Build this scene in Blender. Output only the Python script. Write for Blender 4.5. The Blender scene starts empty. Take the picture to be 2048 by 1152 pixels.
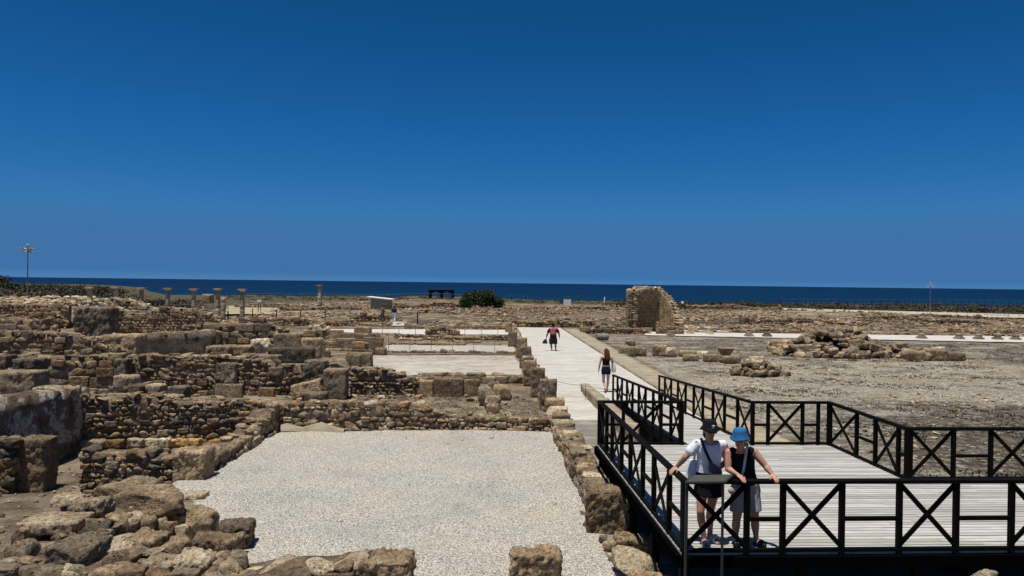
import bpy, bmesh, math, random
import numpy as np
from mathutils import Vector, Matrix, Euler, noise

random.seed(7)
scene = bpy.context.scene
COL = scene.collection
R = random.uniform

# ------------------------------------------------------------------ camera
F_PX, CAM_Z = 1479.0, 4.4                    # focal length in photograph pixels, eye height above the path
ROLL, PITCH = 0.0123, math.atan(10.0 / F_PX)
cam_d = bpy.data.cameras.new('camera')
cam_d.sensor_width = 36.0
cam_d.lens = 36.0 * F_PX / 2048.0
cam_d.clip_start, cam_d.clip_end = 0.1, 200000.0
cam = bpy.data.objects.new('camera', cam_d)
COL.objects.link(cam)
fw = Vector((0, math.cos(PITCH), -math.sin(PITCH)))
upv = Vector((0, math.sin(PITCH), math.cos(PITCH)))
rt = Vector((1, 0, 0))
rr = rt * math.cos(ROLL) + upv * math.sin(ROLL)
uu = upv * math.cos(ROLL) - rt * math.sin(ROLL)
M = Matrix((rr, uu, -fw)).transposed().to_4x4()
M.translation = (0, 0, CAM_Z)
cam.matrix_world = M
scene.camera = cam

# ------------------------------------------------------------------ sky and sun
SUN_VEC = Vector((-0.14, -0.155, 1.0)).normalized()
SUN_EL = math.asin(SUN_VEC.z)
SUN_AZ = math.atan2(SUN_VEC.x, SUN_VEC.y)      # from +Y towards +X
w = bpy.data.worlds.new('World')
scene.world = w
w.use_nodes = True
nt = w.node_tree
nt.nodes.clear()
sky = nt.nodes.new('ShaderNodeTexSky')
sky.sky_type = 'NISHITA'
sky.sun_disc = False
sky.sun_elevation = SUN_EL
sky.sun_rotation = SUN_AZ
sky.altitude = 0
sky.air_density = 0.3
sky.dust_density = 0.5
sky.ozone_density = 5.0
bg = nt.nodes.new('ShaderNodeBackground')
bg.inputs['Strength'].default_value = 0.1
# deep, saturated phone-camera blue: the sky's own brightness picks the hue, its whitish glow round the sun is kept
N = nt.nodes.new; L_ = nt.links.new
sc1 = N('ShaderNodeVectorMath'); sc1.operation = 'SCALE'; sc1.inputs['Scale'].default_value = 0.05
L_(sky.outputs[0], sc1.inputs[0])
spl = N('ShaderNodeSeparateXYZ'); L_(sc1.outputs[0], spl.inputs[0])
mul = N('ShaderNodeMath'); mul.operation = 'MULTIPLY'; mul.inputs[1].default_value = 2.0; L_(spl.outputs[2], mul.inputs[0])
rmp = N('ShaderNodeValToRGB'); L_(mul.outputs[0], rmp.inputs[0])
el = rmp.color_ramp.elements
stops = [(0.0, (0.001, 0.015, 0.06)), (0.12, (0.003, 0.044, 0.150)), (0.174, (0.0046, 0.065, 0.213)), (0.276, (0.0120, 0.120, 0.366)), (0.36, (0.025, 0.158, 0.420)), (0.43, (0.041, 0.182, 0.430)), (0.50, (0.050, 0.168, 0.385)), (1.0, (0.06, 0.175, 0.385))]
while len(el) < len(stops): el.new(0.5)
for e_, (p_, c_) in zip(el, stops): e_.position = p_; e_.color = (*c_, 1)
rat = N('ShaderNodeMath'); rat.operation = 'DIVIDE'; L_(spl.outputs[0], rat.inputs[0]); L_(spl.outputs[2], rat.inputs[1])
mr_ = N('ShaderNodeMapRange'); mr_.inputs['From Min'].default_value = 0.5; mr_.inputs['From Max'].default_value = 0.8; L_(rat.outputs[0], mr_.inputs['Value'])
sc3 = N('ShaderNodeVectorMath'); sc3.operation = 'SCALE'; sc3.inputs['Scale'].default_value = 2.0; L_(sc1.outputs[0], sc3.inputs[0])
mx = N('ShaderNodeMix'); mx.data_type = 'RGBA'; L_(mr_.outputs[0], mx.inputs[0]); L_(rmp.outputs[0], mx.inputs[6]); L_(sc3.outputs[0], mx.inputs[7])
sc2 = N('ShaderNodeVectorMath'); sc2.operation = 'SCALE'; sc2.inputs['Scale'].default_value = 1.0 / bg.inputs['Strength'].default_value
out = N('ShaderNodeOutputWorld')
L_(mx.outputs[2], sc2.inputs[0])
L_(sc2.outputs[0], bg.inputs[0])
L_(bg.outputs[0], out.inputs[0])
sun_d = bpy.data.lights.new('sun', 'SUN')
sun_d.energy = 5.0
sun_d.angle = math.radians(0.53)
sun_d.color = (1.0, 0.955, 0.88)
sun = bpy.data.objects.new('sun', sun_d)
COL.objects.link(sun)
sun.rotation_euler = SUN_VEC.to_track_quat('Z', 'Y').to_euler()
sun.location = (-20, 30, 60)
vs = scene.view_settings
vs.view_transform = 'Standard'
vs.look = 'None'
vs.exposure = 0.0
vs.gamma = 1.0
vs.use_curve_mapping = False
scene.cycles.max_bounces = 6
scene.cycles.diffuse_bounces = 3

# ------------------------------------------------------------------ surveying helpers (photograph pixel -> place in the world)
CA, SA = math.cos(ROLL), math.sin(ROLL)
def lev(px, py):
    u, v = px - 1024.0, py - 576.0
    return u * CA + v * SA, -u * SA + v * CA
def ray(px, py):
    u, v = lev(px, py)
    return rt * (u / F_PX) + fw + upv * (-v / F_PX)
def G(px, py, z=0.0):                        # point on the level plane at height z
    d = ray(px, py)
    k = (z - CAM_Z) / d.z
    return Vector((d.x * k, d.y * k, z))
def J(px, py, y):                            # point at distance y
    d = ray(px, py)
    k = y / d.y
    return Vector((d.x * k, y, CAM_Z + d.z * k))
def ZT(px, py, y): return J(px, py, y).z
def sstep(a, b, x):
    t = min(1.0, max(0.0, (x - a) / (b - a)))
    return t * t * (3 - 2 * t)
def sbox(x, x0, x1, y, y0, y1, e=0.35):
    return sstep(x0 - e, x0 + e, x) * (1 - sstep(x1 - e, x1 + e, x)) * sstep(y0 - e, y0 + e, y) * (1 - sstep(y1 - e, y1 + e, y))

# ------------------------------------------------------------------ scene helpers
def link(o):
    COL.objects.link(o)
    return o
def tag(o, label=None, cat=None, group=None, kind=None):
    if label: o['label'] = label
    if cat: o['category'] = cat
    if group: o['group'] = group
    if kind or cat: o['kind'] = kind or 'thing'
    return o
def thing(name, label, cat, loc, group=None):
    o = link(bpy.data.objects.new(name, None))
    o.empty_display_size = 0.2
    o.location = loc
    return tag(o, label, cat, group)
def tri_mesh(name, V, Fc, mat=None, smooth=True):
    V = np.asarray(V, dtype=np.float32).reshape(-1, 3)
    Fc = np.asarray(Fc, dtype=np.int32).reshape(-1, 3)
    me = bpy.data.meshes.new(name)
    me.vertices.add(len(V)); me.vertices.foreach_set('co', V.ravel())
    me.loops.add(Fc.size); me.loops.foreach_set('vertex_index', Fc.ravel())
    me.polygons.add(len(Fc)); me.polygons.foreach_set('loop_start', np.arange(0, Fc.size, 3, dtype=np.int32))
    me.polygons.foreach_set('use_smooth', np.full(len(Fc), smooth, dtype=bool))
    me.update(calc_edges=True)
    if mat: me.materials.append(mat)
    return me
def quad_mesh(name, V, Fq, mat=None, smooth=False):
    me = bpy.data.meshes.new(name)
    me.from_pydata([tuple(v) for v in V], [], Fq)
    if smooth:
        me.polygons.foreach_set('use_smooth', np.ones(len(me.polygons), dtype=bool))
    me.update()
    if mat: me.materials.append(mat)
    return me
def place(name, me, parent=None, loc=(0, 0, 0), rot=(0, 0, 0), scale=(1, 1, 1)):
    """loc is a place in the world; thing roots are unrotated, so the offset is a plain difference"""
    o = link(bpy.data.objects.new(name, me))
    if parent is not None:
        o.parent = parent
        base = Vector(parent.location)
        p = parent.parent
        while p is not None:
            base = base + Vector(p.location); p = p.parent
        o.location = Vector(loc) - base
    else:
        o.location = loc
    o.rotation_euler = rot
    o.scale = scale
    return o
class MB:
    """collects simple solids in world coordinates"""
    def __init__(s): s.v, s.f = [], []
    def add(s, V, Fq):
        b = len(s.v); s.v += [Vector(v) for v in V]; s.f += [tuple(b + i for i in q) for q in Fq]
        return s
    def hexa(s, P):     # 8 corners, bottom ring then top ring
        return s.add(P, [(3, 2, 1, 0), (4, 5, 6, 7), (0, 1, 5, 4), (1, 2, 6, 5), (2, 3, 7, 6), (3, 0, 4, 7)])
    def box(s, c, d, rz=0.0):
        c = Vector(c); x, y, z = d[0] / 2, d[1] / 2, d[2] / 2
        m = Matrix.Rotation(rz, 3, 'Z')
        return s.hexa([c + m @ Vector(p) for p in ((-x, -y, -z), (x, -y, -z), (x, y, -z), (-x, y, -z), (-x, -y, z), (x, -y, z), (x, y, z), (-x, y, z))])
    def bar(s, a, b, wd, ht, up=(0, 0, 1)):
        a, b = Vector(a), Vector(b); d = (b - a).normalized()
        u0 = Vector(up)
        if abs(d.dot(u0)) > 0.95: u0 = Vector((0, 1, 0))
        sd = d.cross(u0).normalized() * wd / 2; u = sd.cross(d).normalized() * ht / 2
        return s.hexa([a - sd - u, a + sd - u, b + sd - u, b - sd - u, a - sd + u, a + sd + u, b + sd + u, b - sd + u])
    def tube(s, a, b, r1, r2=None, n=10):
        r2 = r1 if r2 is None else r2
        a, b = Vector(a), Vector(b); d = (b - a).normalized()
        u0 = Vector((0, 0, 1)) if abs(d.z) < 0.95 else Vector((1, 0, 0))
        e1 = d.cross(u0).normalized(); e2 = d.cross(e1)
        V, Fq = [], []
        for p, r in ((a, r1), (b, r2)):
            V += [p + (e1 * math.cos(2 * math.pi * k / n) + e2 * math.sin(2 * math.pi * k / n)) * r for k in range(n)]
        for k in range(n): Fq.append((k, (k + 1) % n, n + (k + 1) % n, n + k))
        Fq.append(tuple(range(n - 1, -1, -1))); Fq.append(tuple(range(n, 2 * n)))
        return s.add(V, Fq)
    def lathe(s, base, prof, n=20):
        base = Vector(base); V, Fq = [], []
        for r, z in prof: V += [base + Vector((r * math.cos(2 * math.pi * k / n), r * math.sin(2 * math.pi * k / n), z)) for k in range(n)]
        for i in range(len(prof) - 1):
            for k in range(n):
                Fq.append((i * n + k, i * n + (k + 1) % n, (i + 1) * n + (k + 1) % n, (i + 1) * n + k))
        Fq.append(tuple(range(n - 1, -1, -1))); Fq.append(tuple(range((len(prof) - 1) * n, len(prof) * n)))
        return s.add(V, Fq)
    def build(s, name, mat, parent=None, smooth=False, bevel=0.0):
        c = Vector((0, 0, 0))
        for v in s.v: c += v
        c /= max(1, len(s.v)); c.z = min(v.z for v in s.v)
        me = quad_mesh(name, [v - c for v in s.v], s.f, mat, smooth)
        bm = bmesh.new(); bm.from_mesh(me); bmesh.ops.recalc_face_normals(bm, faces=bm.faces)
        if bevel: bmesh.ops.bevel(bm, geom=bm.edges[:], offset=bevel, segments=1, affect='EDGES')
        bm.to_mesh(me); bm.free()
        return place(name, me, parent, c)

# ------------------------------------------------------------------ materials
class NT:
    def __init__(s, name):
        s.m = bpy.data.materials.new(name); s.m.use_nodes = True
        s.t = s.m.node_tree; s.b = s.t.nodes['Principled BSDF']
        s.b.inputs['Specular IOR Level'].default_value = 0.25
    def n(s, kind, **kw):
        nd = s.t.nodes.new(kind)
        for k, v in kw.items(): setattr(nd, k, v)
        return nd
    def l(s, a, b): s.t.links.new(a, b)
    def pos(s): return s.n('ShaderNodeNewGeometry').outputs['Position']
    def mapped(s, vec, sc):
        mp = s.n('ShaderNodeMapping'); mp.inputs['Scale'].default_value = sc; s.l(vec, mp.inputs['Vector']); return mp.outputs[0]
    def noise(s, vec, scale, detail=4.0, rough=0.55):
        nd = s.n('ShaderNodeTexNoise'); nd.inputs['Scale'].default_value = scale; nd.inputs['Detail'].default_value = detail
        nd.inputs['Roughness'].default_value = rough; s.l(vec, nd.inputs['Vector']); return nd.outputs['Fac']
    def voro(s, vec, scale, feature='F1', out='Distance'):
        nd = s.n('ShaderNodeTexVoronoi', feature=feature); nd.inputs['Scale'].default_value = scale; s.l(vec, nd.inputs['Vector']); return nd.outputs[out]
    def ramp(s, fac, stops, interp='LINEAR'):
        nd = s.n('ShaderNodeValToRGB'); e = nd.color_ramp.elements; nd.color_ramp.interpolation = interp
        while len(e) < len(stops): e.new(0.5)
        for el, (p, c) in zip(e, stops):
            el.position = p; el.color = (c[0], c[1], c[2], 1) if isinstance(c, (tuple, list)) else (c, c, c, 1)
        s.l(fac, nd.inputs[0]); return nd.outputs[0]
    def mix(s, fac, a, b, mode='MIX'):
        nd = s.n('ShaderNodeMix', data_type='RGBA', blend_type=mode)
        for sock, v in ((nd.inputs[0], fac), (nd.inputs[6], a), (nd.inputs[7], b)):
            if isinstance(v, (int, float)): sock.default_value = v if sock == nd.inputs[0] else (v, v, v, 1)
            elif isinstance(v, (tuple, list)): sock.default_value = (*v, 1)
            else: s.l(v, sock)
        return nd.outputs[2]
    def math(s, op, a, b=0.0, clamp=False):
        nd = s.n('ShaderNodeMath', operation=op, use_clamp=clamp)
        for sock, v in ((nd.inputs[0], a), (nd.inputs[1], b)):
            if isinstance(v, (int, float)): sock.default_value = v
            else: s.l(v, sock)
        return nd.outputs[0]
    def rnd(s):
        a = s.n('ShaderNodeObjectInfo').outputs['Random']; b = s.n('ShaderNodeNewGeometry').outputs['Random Per Island']
        return s.math('FRACT', s.math('ADD', a, b))
    def bump(s, h, strength, dist):
        nd = s.n('ShaderNodeBump'); nd.inputs['Strength'].default_value = strength; nd.inputs['Distance'].default_value = dist
        s.l(h, nd.inputs['Height']); s.l(nd.outputs[0], s.b.inputs['Normal'])
    def done(s, col, rough=0.9):
        if isinstance(col, (tuple, list)): s.b.inputs['Base Color'].default_value = (*col, 1)
        else: s.l(col, s.b.inputs['Base Color'])
        s.b.inputs['Roughness'].default_value = rough
        return s.m

def stone_mat(name, lo, mid, hi, crust=(0.13, 0.12, 0.10), crust_amt=0.38, pit=1.0):
    lo, mid, hi, crust = [(q[0] * 1.34, q[1] * 1.31, q[2] * 1.24) for q in (lo, mid, hi, crust)]
    t = NT(name); p = t.pos()
    big = t.noise(p, 1.7, 6.0, 0.65)
    c = t.ramp(big, [(0.3, lo), (0.5, mid), (0.7, hi)])
    fine = t.noise(p, 13.0, 9.0, 0.8)
    c = t.mix(1.0, c, t.ramp(fine, [(0.38, 0.36), (0.48, 1.05), (0.56, 1.4), (0.66, 2.1)]), 'MULTIPLY')
    rd = t.rnd()
    c = t.mix(1.0, c, t.ramp(rd, [(0.0, (0.62, 0.61, 0.6)), (0.35, (0.95, 0.91, 0.86)), (0.7, (1.05, 1.03, 1.0)), (1.0, (1.5, 1.45, 1.36))]), 'MULTIPLY')
    cr = t.ramp(t.noise(p, 5.5, 8.0, 0.7), [(0.5, 0.0), (0.62, crust_amt)])
    c = t.mix(cr, c, crust)
    pits = t.ramp(t.voro(p, 19.0), [(0.08, 0.0), (0.42, 1.0)])
    pm = t.ramp(t.noise(p, 5.0, 4.0, 0.6), [(0.44, 0.0), (0.56, 1.0)])
    pitf = t.mix(pm, 1.0, pits)
    c = t.mix(1.0, c, t.mix(0.72 * pit, (1, 1, 1), pitf), 'MULTIPLY')
    h = t.math('ADD', t.math('MULTIPLY', t.noise(p, 7.0, 10.0, 0.75), 1.4), t.math('MULTIPLY', pitf, 0.45 * pit))
    t.bump(h, 1.0, 0.09)
    return t.done(c, 0.95)
S_TAN = stone_mat('sandstone_tan', (0.13, 0.091, 0.055), (0.235, 0.174, 0.11), (0.34, 0.268, 0.18))
S_GREY = stone_mat('limestone_grey', (0.135, 0.107, 0.074), (0.22, 0.178, 0.126), (0.32, 0.268, 0.198), crust=(0.115, 0.1, 0.078), crust_amt=0.5)
S_RED = stone_mat('sandstone_rust', (0.13, 0.078, 0.045), (0.23, 0.148, 0.088), (0.32, 0.23, 0.145))
S_PALE = stone_mat('limestone_pale', (0.28, 0.225, 0.155), (0.37, 0.31, 0.225), (0.47, 0.41, 0.32), crust_amt=0.25)
S_DARK = stone_mat('weathered_dark_stone', (0.065, 0.052, 0.038), (0.115, 0.093, 0.068), (0.18, 0.148, 0.108), crust_amt=0.3)
S_BLUE = stone_mat('grey_granite', (0.10, 0.105, 0.10), (0.15, 0.155, 0.15), (0.2, 0.2, 0.19), crust_amt=0.2, pit=0.2)
S_OCHRE = stone_mat('ochre_sandstone', (0.2, 0.115, 0.045), (0.34, 0.21, 0.09), (0.42, 0.29, 0.15), crust_amt=0.2)
STONES = [S_TAN, S_TAN, S_GREY, S_GREY, S_TAN, S_GREY, S_RED, S_TAN, S_PALE]

def mortar_mat():
    t = NT('earth_mortar'); p = t.pos()
    c = t.ramp(t.noise(p, 3.0, 6.0, 0.65), [(0.36, (0.12, 0.082, 0.05)), (0.5, (0.20, 0.145, 0.09)), (0.64, (0.30, 0.235, 0.155))])
    c = t.mix(1.0, c, t.ramp(t.noise(p, 30.0, 4.0, 0.7), [(0.3, 0.55), (0.7, 1.25)]), 'MULTIPLY')
    t.bump(t.noise(p, 14.0, 8.0, 0.7), 1.0, 0.08)
    return t.done(c, 1.0)
M_MORTAR = mortar_mat()
def plaster_mat(name, a, b, d):
    t = NT(name); p = t.pos()
    c = t.ramp(t.noise(p, 1.1, 8.0, 0.7), [(0.40, d), (0.46, a), (0.505, a), (0.53, b)])
    c = t.mix(1.0, c, t.ramp(t.noise(p, 20.0, 6.0, 0.7), [(0.3, 0.75), (0.7, 1.15)]), 'MULTIPLY')
    cracks = t.ramp(t.voro(p, 1.7, 'DISTANCE_TO_EDGE'), [(0.0, 0.5), (0.018, 1.0)])
    c = t.mix(1.0, c, cracks, 'MULTIPLY')
    t.bump(t.math('ADD', t.noise(p, 5.0, 10.0, 0.75), t.ramp(t.noise(p, 1.1, 8.0, 0.7), [(0.56, 0.0), (0.6, 0.5)])), 1.0, 0.09)
    return t.done(c, 0.9)
M_PLASTER = plaster_mat('old_lime_plaster', (0.17, 0.125, 0.082), (0.50, 0.44, 0.37), (0.085, 0.058, 0.036))
M_PLASTER_DARK = plaster_mat('stained_plaster', (0.17, 0.128, 0.088), (0.24, 0.19, 0.138), (0.10, 0.07, 0.045))

def gravel_mat():
    t = NT('white_gravel'); p = t.pos()
    cell = t.voro(p, 66.0, 'F1', 'Color')
    sep = t.n('ShaderNodeSeparateColor'); t.l(cell, sep.inputs[0])
    c = t.ramp(sep.outputs[0], [(0.0, (0.09, 0.078, 0.06)), (0.14, (0.32, 0.29, 0.235)), (0.36, (0.68, 0.635, 0.545)), (1.0, (0.93, 0.88, 0.775))])
    gap = t.ramp(t.voro(p, 66.0), [(0.35, 1.0), (0.8, 0.5)])
    c = t.mix(1.0, c, gap, 'MULTIPLY')
    c = t.mix(1.0, c, t.ramp(t.noise(p, 24.0, 4.0, 0.8), [(0.36, 0.55), (0.5, 1.02), (0.64, 1.3)]), 'MULTIPLY')
    big = t.ramp(t.noise(p, 0.55, 6.0, 0.62), [(0.3, (0.84, 0.85, 0.86)), (0.52, (1.0, 0.99, 0.97)), (0.72, (1.08, 1.03, 0.95))])
    c = t.mix(1.0, c, big, 'MULTIPLY')
    c = t.mix(t.ramp(t.noise(p, 0.33, 4.0, 0.6), [(0.56, 0.0), (0.72, 0.5)]), c, (0.43, 0.35, 0.26))
    c = t.mix(t.ramp(t.noise(p, 1.9, 8.0, 0.7), [(0.55, 0.0), (0.7, 0.4)]), c, (0.34, 0.31, 0.26))
    t.bump(t.math('SUBTRACT', t.noise(p, 60.0, 3.0), t.voro(p, 66.0)), 0.9, 0.025)
    return t.done(c, 0.95)
M_GRAVEL = gravel_mat()

def ground_mat():
    """earth, grey gravel, dry weeds and straw, by the zone painted per vertex, broken up by noise"""
    t = NT('site_ground'); p = t.pos()
    at = t.n('ShaderNodeAttribute'); at.attribute_name = 'zone'
    sep = t.n('ShaderNodeSeparateColor'); t.l(at.outputs['Color'], sep.inputs[0])
    gv, wd, st = sep.outputs[0], sep.outputs[1], sep.outputs[2]
    n1 = t.noise(p, 0.9, 8.0, 0.68); n2 = t.noise(p, 9.0, 6.0, 0.7)
    earth = t.ramp(n1, [(0.36, (0.13, 0.09, 0.056)), (0.5, (0.25, 0.19, 0.125)), (0.64, (0.38, 0.31, 0.22))])
    earth = t.mix(1.0, earth, t.ramp(t.noise(p, 17.0, 8.0, 0.8), [(0.38, 0.5), (0.5, 1.0), (0.62, 1.4)]), 'MULTIPLY')
    cell = t.voro(p, 18.0, 'F1', 'Color'); s2 = t.n('ShaderNodeSeparateColor'); t.l(cell, s2.inputs[0])
    grav = t.ramp(s2.outputs[1], [(0.0, (0.06, 0.055, 0.045)), (0.3, (0.285, 0.252, 0.192)), (1.0, (0.63, 0.565, 0.44))])
    grav = t.mix(1.0, grav, t.ramp(t.noise(p, 2.2, 8.0, 0.75), [(0.35, 0.55), (0.5, 1.0), (0.65, 1.3)]), 'MULTIPLY')
    grav = t.mix(t.ramp(t.noise(p, 0.35, 6.0, 0.6), [(0.46, 0.0), (0.62, 0.6)]), grav, t.ramp(n2, [(0.3, (0.20, 0.165, 0.11)), (0.7, (0.40, 0.34, 0.24))]))
    straw = t.ramp(n2, [(0.3, (0.26, 0.205, 0.115)), (0.7, (0.46, 0.38, 0.24))])
    weeds = t.ramp(t.noise(p, 5.0, 8.0, 0.75), [(0.3, (0.028, 0.02, 0.012)), (0.55, (0.066, 0.048, 0.029)), (0.8, (0.125, 0.098, 0.06))])
    olive = t.ramp(t.noise(p, 1.7, 8.0, 0.7), [(0.3, (0.04, 0.04, 0.022)), (0.55, (0.09, 0.08, 0.045)), (0.8, (0.19, 0.16, 0.1))])
    # sharp-edged patches
    def edge(z, wv, k): return t.math('MULTIPLY', t.math('ADD', t.math('SUBTRACT', z, 0.5), t.math('MULTIPLY', t.math('SUBTRACT', wv, 0.5), 1.0)), k)
    gm_ = t.math('ADD', edge(gv, n1, 3.0), 0.5, True)
    c = t.mix(gm_, earth, grav)
    c = t.mix(t.math('ADD', edge(st, n1, 3.0), 0.5, True), c, straw)
    pv = t.mapped(p, (0.8, 1.25, 1.0))
    wn = t.noise(pv, 0.30, 10.0, 0.74)
    wm = t.math('ADD', t.math('MULTIPLY', t.math('SUBTRACT', t.math('ADD', wn, t.math('MULTIPLY', wd, 0.40)), 0.605), 10.0), 0.0, True)
    wm = t.math('MULTIPLY', wm, t.ramp(t.noise(p, 3.4, 9.0, 0.8), [(0.4, 0.15), (0.54, 0.95)]))
    c = t.mix(wm, c, weeds)
    om = t.math('MULTIPLY', t.math('SUBTRACT', wd, 0.75), 5.0, True)
    c = t.mix(om, c, olive)
    pale = t.ramp(t.noise(p, 3.2, 6.0, 0.75), [(0.62, 0.0), (0.74, 0.6)])
    c = t.mix(t.math('MULTIPLY', pale, t.math('SUBTRACT', 1.0, om)), c, (0.4, 0.345, 0.265))
    t.bump(t.math('ADD', n2, t.noise(p, 38.0, 5.0, 0.7)), 1.0, 0.07)
    return t.done(c, 1.0)
M_GROUND = ground_mat()

def floor_mat(name, a, b, c_, mosaic=False, wear=(0.36, 0.32, 0.255)):
    t = NT(name); p = t.pos()
    pv = t.mapped(p, (0.45, 1.4, 1.0))
    c = t.ramp(t.noise(pv, 1.1, 7.0, 0.68), [(0.3, a), (0.5, b), (0.7, c_)])
    c = t.mix(1.0, c, t.ramp(t.noise(t.mapped(p, (0.5, 1.6, 1)), 5.0, 9.0, 0.8), [(0.34, 0.66), (0.5, 1.0), (0.66, 1.18)]), 'MULTIPLY')
    wv = t.ramp(t.noise(t.mapped(p, (0.3, 0.9, 1)), 0.6, 7.0, 0.65), [(0.57, 0.0), (0.66, 0.75)])
    c = t.mix(wv, c, wear)
    if mosaic:      # faded geometric tesserae: a meander border along one side and diagonal bands in the field
        sp = t.n('ShaderNodeSeparateXYZ'); t.l(p, sp.inputs[0])
        ch = t.n('ShaderNodeTexChecker'); ch.inputs['Scale'].default_value = 2.6; t.l(t.mapped(p, (1, 1, 0.0)), ch.inputs['Vector'])
        brd = t.math('MULTIPLY', t.math('GREATER_THAN', sp.outputs[1], 42.3), t.math('LESS_THAN', sp.outputs[1], 44.0))
        wv2 = t.n('ShaderNodeTexWave', wave_type='BANDS', bands_direction='DIAGONAL'); wv2.inputs['Scale'].default_value = 0.9; wv2.inputs['Distortion'].default_value = 1.5; t.l(p, wv2.inputs['Vector'])
        fld = t.math('MULTIPLY', t.ramp(wv2.outputs['Fac'], [(0.55, 0.0), (0.65, 1.0)]), t.ramp(t.noise(p, 0.5, 3.0), [(0.5, 0.0), (0.56, 0.8)]))
        pat = t.math('MAXIMUM', t.math('MULTIPLY', ch.outputs['Fac'], brd), fld)
        msk = t.ramp(t.noise(p, 1.6, 6.0, 0.7), [(0.4, 0.25), (0.6, 0.9)])
        c = t.mix(t.math('MULTIPLY', pat, msk), c, (0.15, 0.13, 0.105))
    t.bump(t.noise(p, 22.0, 6.0, 0.7), 0.4, 0.02)
    return t.done(c, 0.9)
M_PATH = floor_mat('pale_path_paving', (0.37, 0.345, 0.295), (0.48, 0.455, 0.40), (0.57, 0.535, 0.47), wear=(0.40, 0.345, 0.26))
M_PATH2 = floor_mat('grey_worn_paving', (0.13, 0.118, 0.095), (0.20, 0.182, 0.15), (0.33, 0.3, 0.25), wear=(0.42, 0.37, 0.28))
M_MOSAIC = floor_mat('mosaic_paving', (0.33, 0.295, 0.235), (0.43, 0.39, 0.32), (0.54, 0.50, 0.42), True, wear=(0.22, 0.18, 0.125))
M_WHITE = floor_mat('white_chippings', (0.42, 0.395, 0.345), (0.52, 0.49, 0.435), (0.6, 0.57, 0.51), wear=(0.47, 0.42, 0.34))
M_KERB = floor_mat('worn_kerb_stone', (0.23, 0.185, 0.12), (0.33, 0.275, 0.19), (0.42, 0.365, 0.27), wear=(0.2, 0.16, 0.105))

def wood_mat():
    t = NT('weathered_deck_timber'); p = t.pos(); r = t.rnd()
    off = t.n('ShaderNodeCombineXYZ'); t.l(t.math('MULTIPLY', r, 37.0), off.inputs[2])
    ad = t.n('ShaderNodeVectorMath', operation='ADD'); t.l(p, ad.inputs[0]); t.l(off.outputs[0], ad.inputs[1])
    g = t.noise(t.mapped(ad.outputs[0], (1.2, 26.0, 1.0)), 2.0, 6.0, 0.65)
    c = t.ramp(g, [(0.25, (0.25, 0.24, 0.215)), (0.45, (0.42, 0.41, 0.38)), (0.65, (0.53, 0.525, 0.495)), (0.85, (0.6, 0.595, 0.565))])
    c = t.mix(1.0, c, t.ramp(r, [(0.0, (0.7, 0.69, 0.665)), (0.5, (0.95, 0.945, 0.925)), (1.0, (1.15, 1.145, 1.12))]), 'MULTIPLY')
    st = t.ramp(t.noise(t.mapped(ad.outputs[0], (0.6, 3.0, 1.0)), 1.4, 6.0, 0.7), [(0.55, 0.0), (0.72, 0.55)])
    c = t.mix(st, c, (0.22, 0.205, 0.18))
    c = t.mix(t.ramp(t.noise(p, 1.3, 8.0, 0.7), [(0.5, 0.0), (0.66, 0.35)]), c, (0.33, 0.3, 0.25))
    t.bump(g, 0.5, 0.01)
    return t.done(c, 0.8)
M_DECK = wood_mat()
def paint_mat(name, col, rough=0.55, var=0.3, spec=0.25):
    t = NT(name); p = t.pos()
    c = t.mix(t.ramp(t.noise(p, 6.0, 6.0, 0.7), [(0.35, 0.0), (0.7, var)]), col, tuple(min(1, x * 2.2 + 0.004) for x in col))
    t.bump(t.noise(p, 40.0, 4.0), 0.15, 0.01)
    t.b.inputs['Specular IOR Level'].default_value = spec
    return t.done(c, rough)
M_RAIL = paint_mat('black_stained_timber', (0.0035, 0.0032, 0.003), 0.7, 0.3, 0.06)
M_FASCIA = paint_mat('black_fascia_timber', (0.0025, 0.0023, 0.0022), 0.9, 0.2, 0.0)
M_STEEL = paint_mat('grey_powder_coated_steel', (0.075, 0.078, 0.075), 0.45, 0.3, 0.4)
M_PANEL = paint_mat('dark_sign_back', (0.03, 0.032, 0.032), 0.5)
M_GALV = paint_mat('galvanised_mast', (0.16, 0.17, 0.18), 0.45, 0.3, 0.5)
M_LAMPW = paint_mat('grey_lamp_housing', (0.34, 0.35, 0.35), 0.35, 0.3, 0.5)
M_HUT = paint_mat('cream_render', (0.34, 0.29, 0.19), 0.9, 0.15)
M_ROOF = paint_mat('white_roof_sheet', (0.78, 0.77, 0.74), 0.6, 0.1)
M_BROWN = paint_mat('dark_pergola_timber', (0.022, 0.013, 0.009), 0.7)
M_WIRE = paint_mat('thin_wire', (0.14, 0.13, 0.115), 0.6)
M_POST = paint_mat('dark_fence_post', (0.018, 0.017, 0.016), 0.7)
M_SIGNW = paint_mat('white_board', (0.7, 0.7, 0.68), 0.6, 0.1)
M_TEAL = paint_mat('teal_board', (0.03, 0.075, 0.075), 0.6, 0.2)

def leaf_mat(name, a, b):
    t = NT(name)
    c = t.ramp(t.rnd(), [(0.0, a), (0.6, b), (1.0, tuple(x * 1.5 for x in b))])
    return t.done(c, 0.75)
M_LEAF = leaf_mat('evergreen_leaves', (0.012, 0.02, 0.008), (0.035, 0.05, 0.016))
M_SCRUB = leaf_mat('dry_scrub', (0.022, 0.019, 0.011), (0.058, 0.048, 0.027))
M_WEED = leaf_mat('dry_weed', (0.05, 0.045, 0.025), (0.13, 0.105, 0.06))
M_BARK = paint_mat('bark', (0.06, 0.045, 0.032), 0.9)

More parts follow.
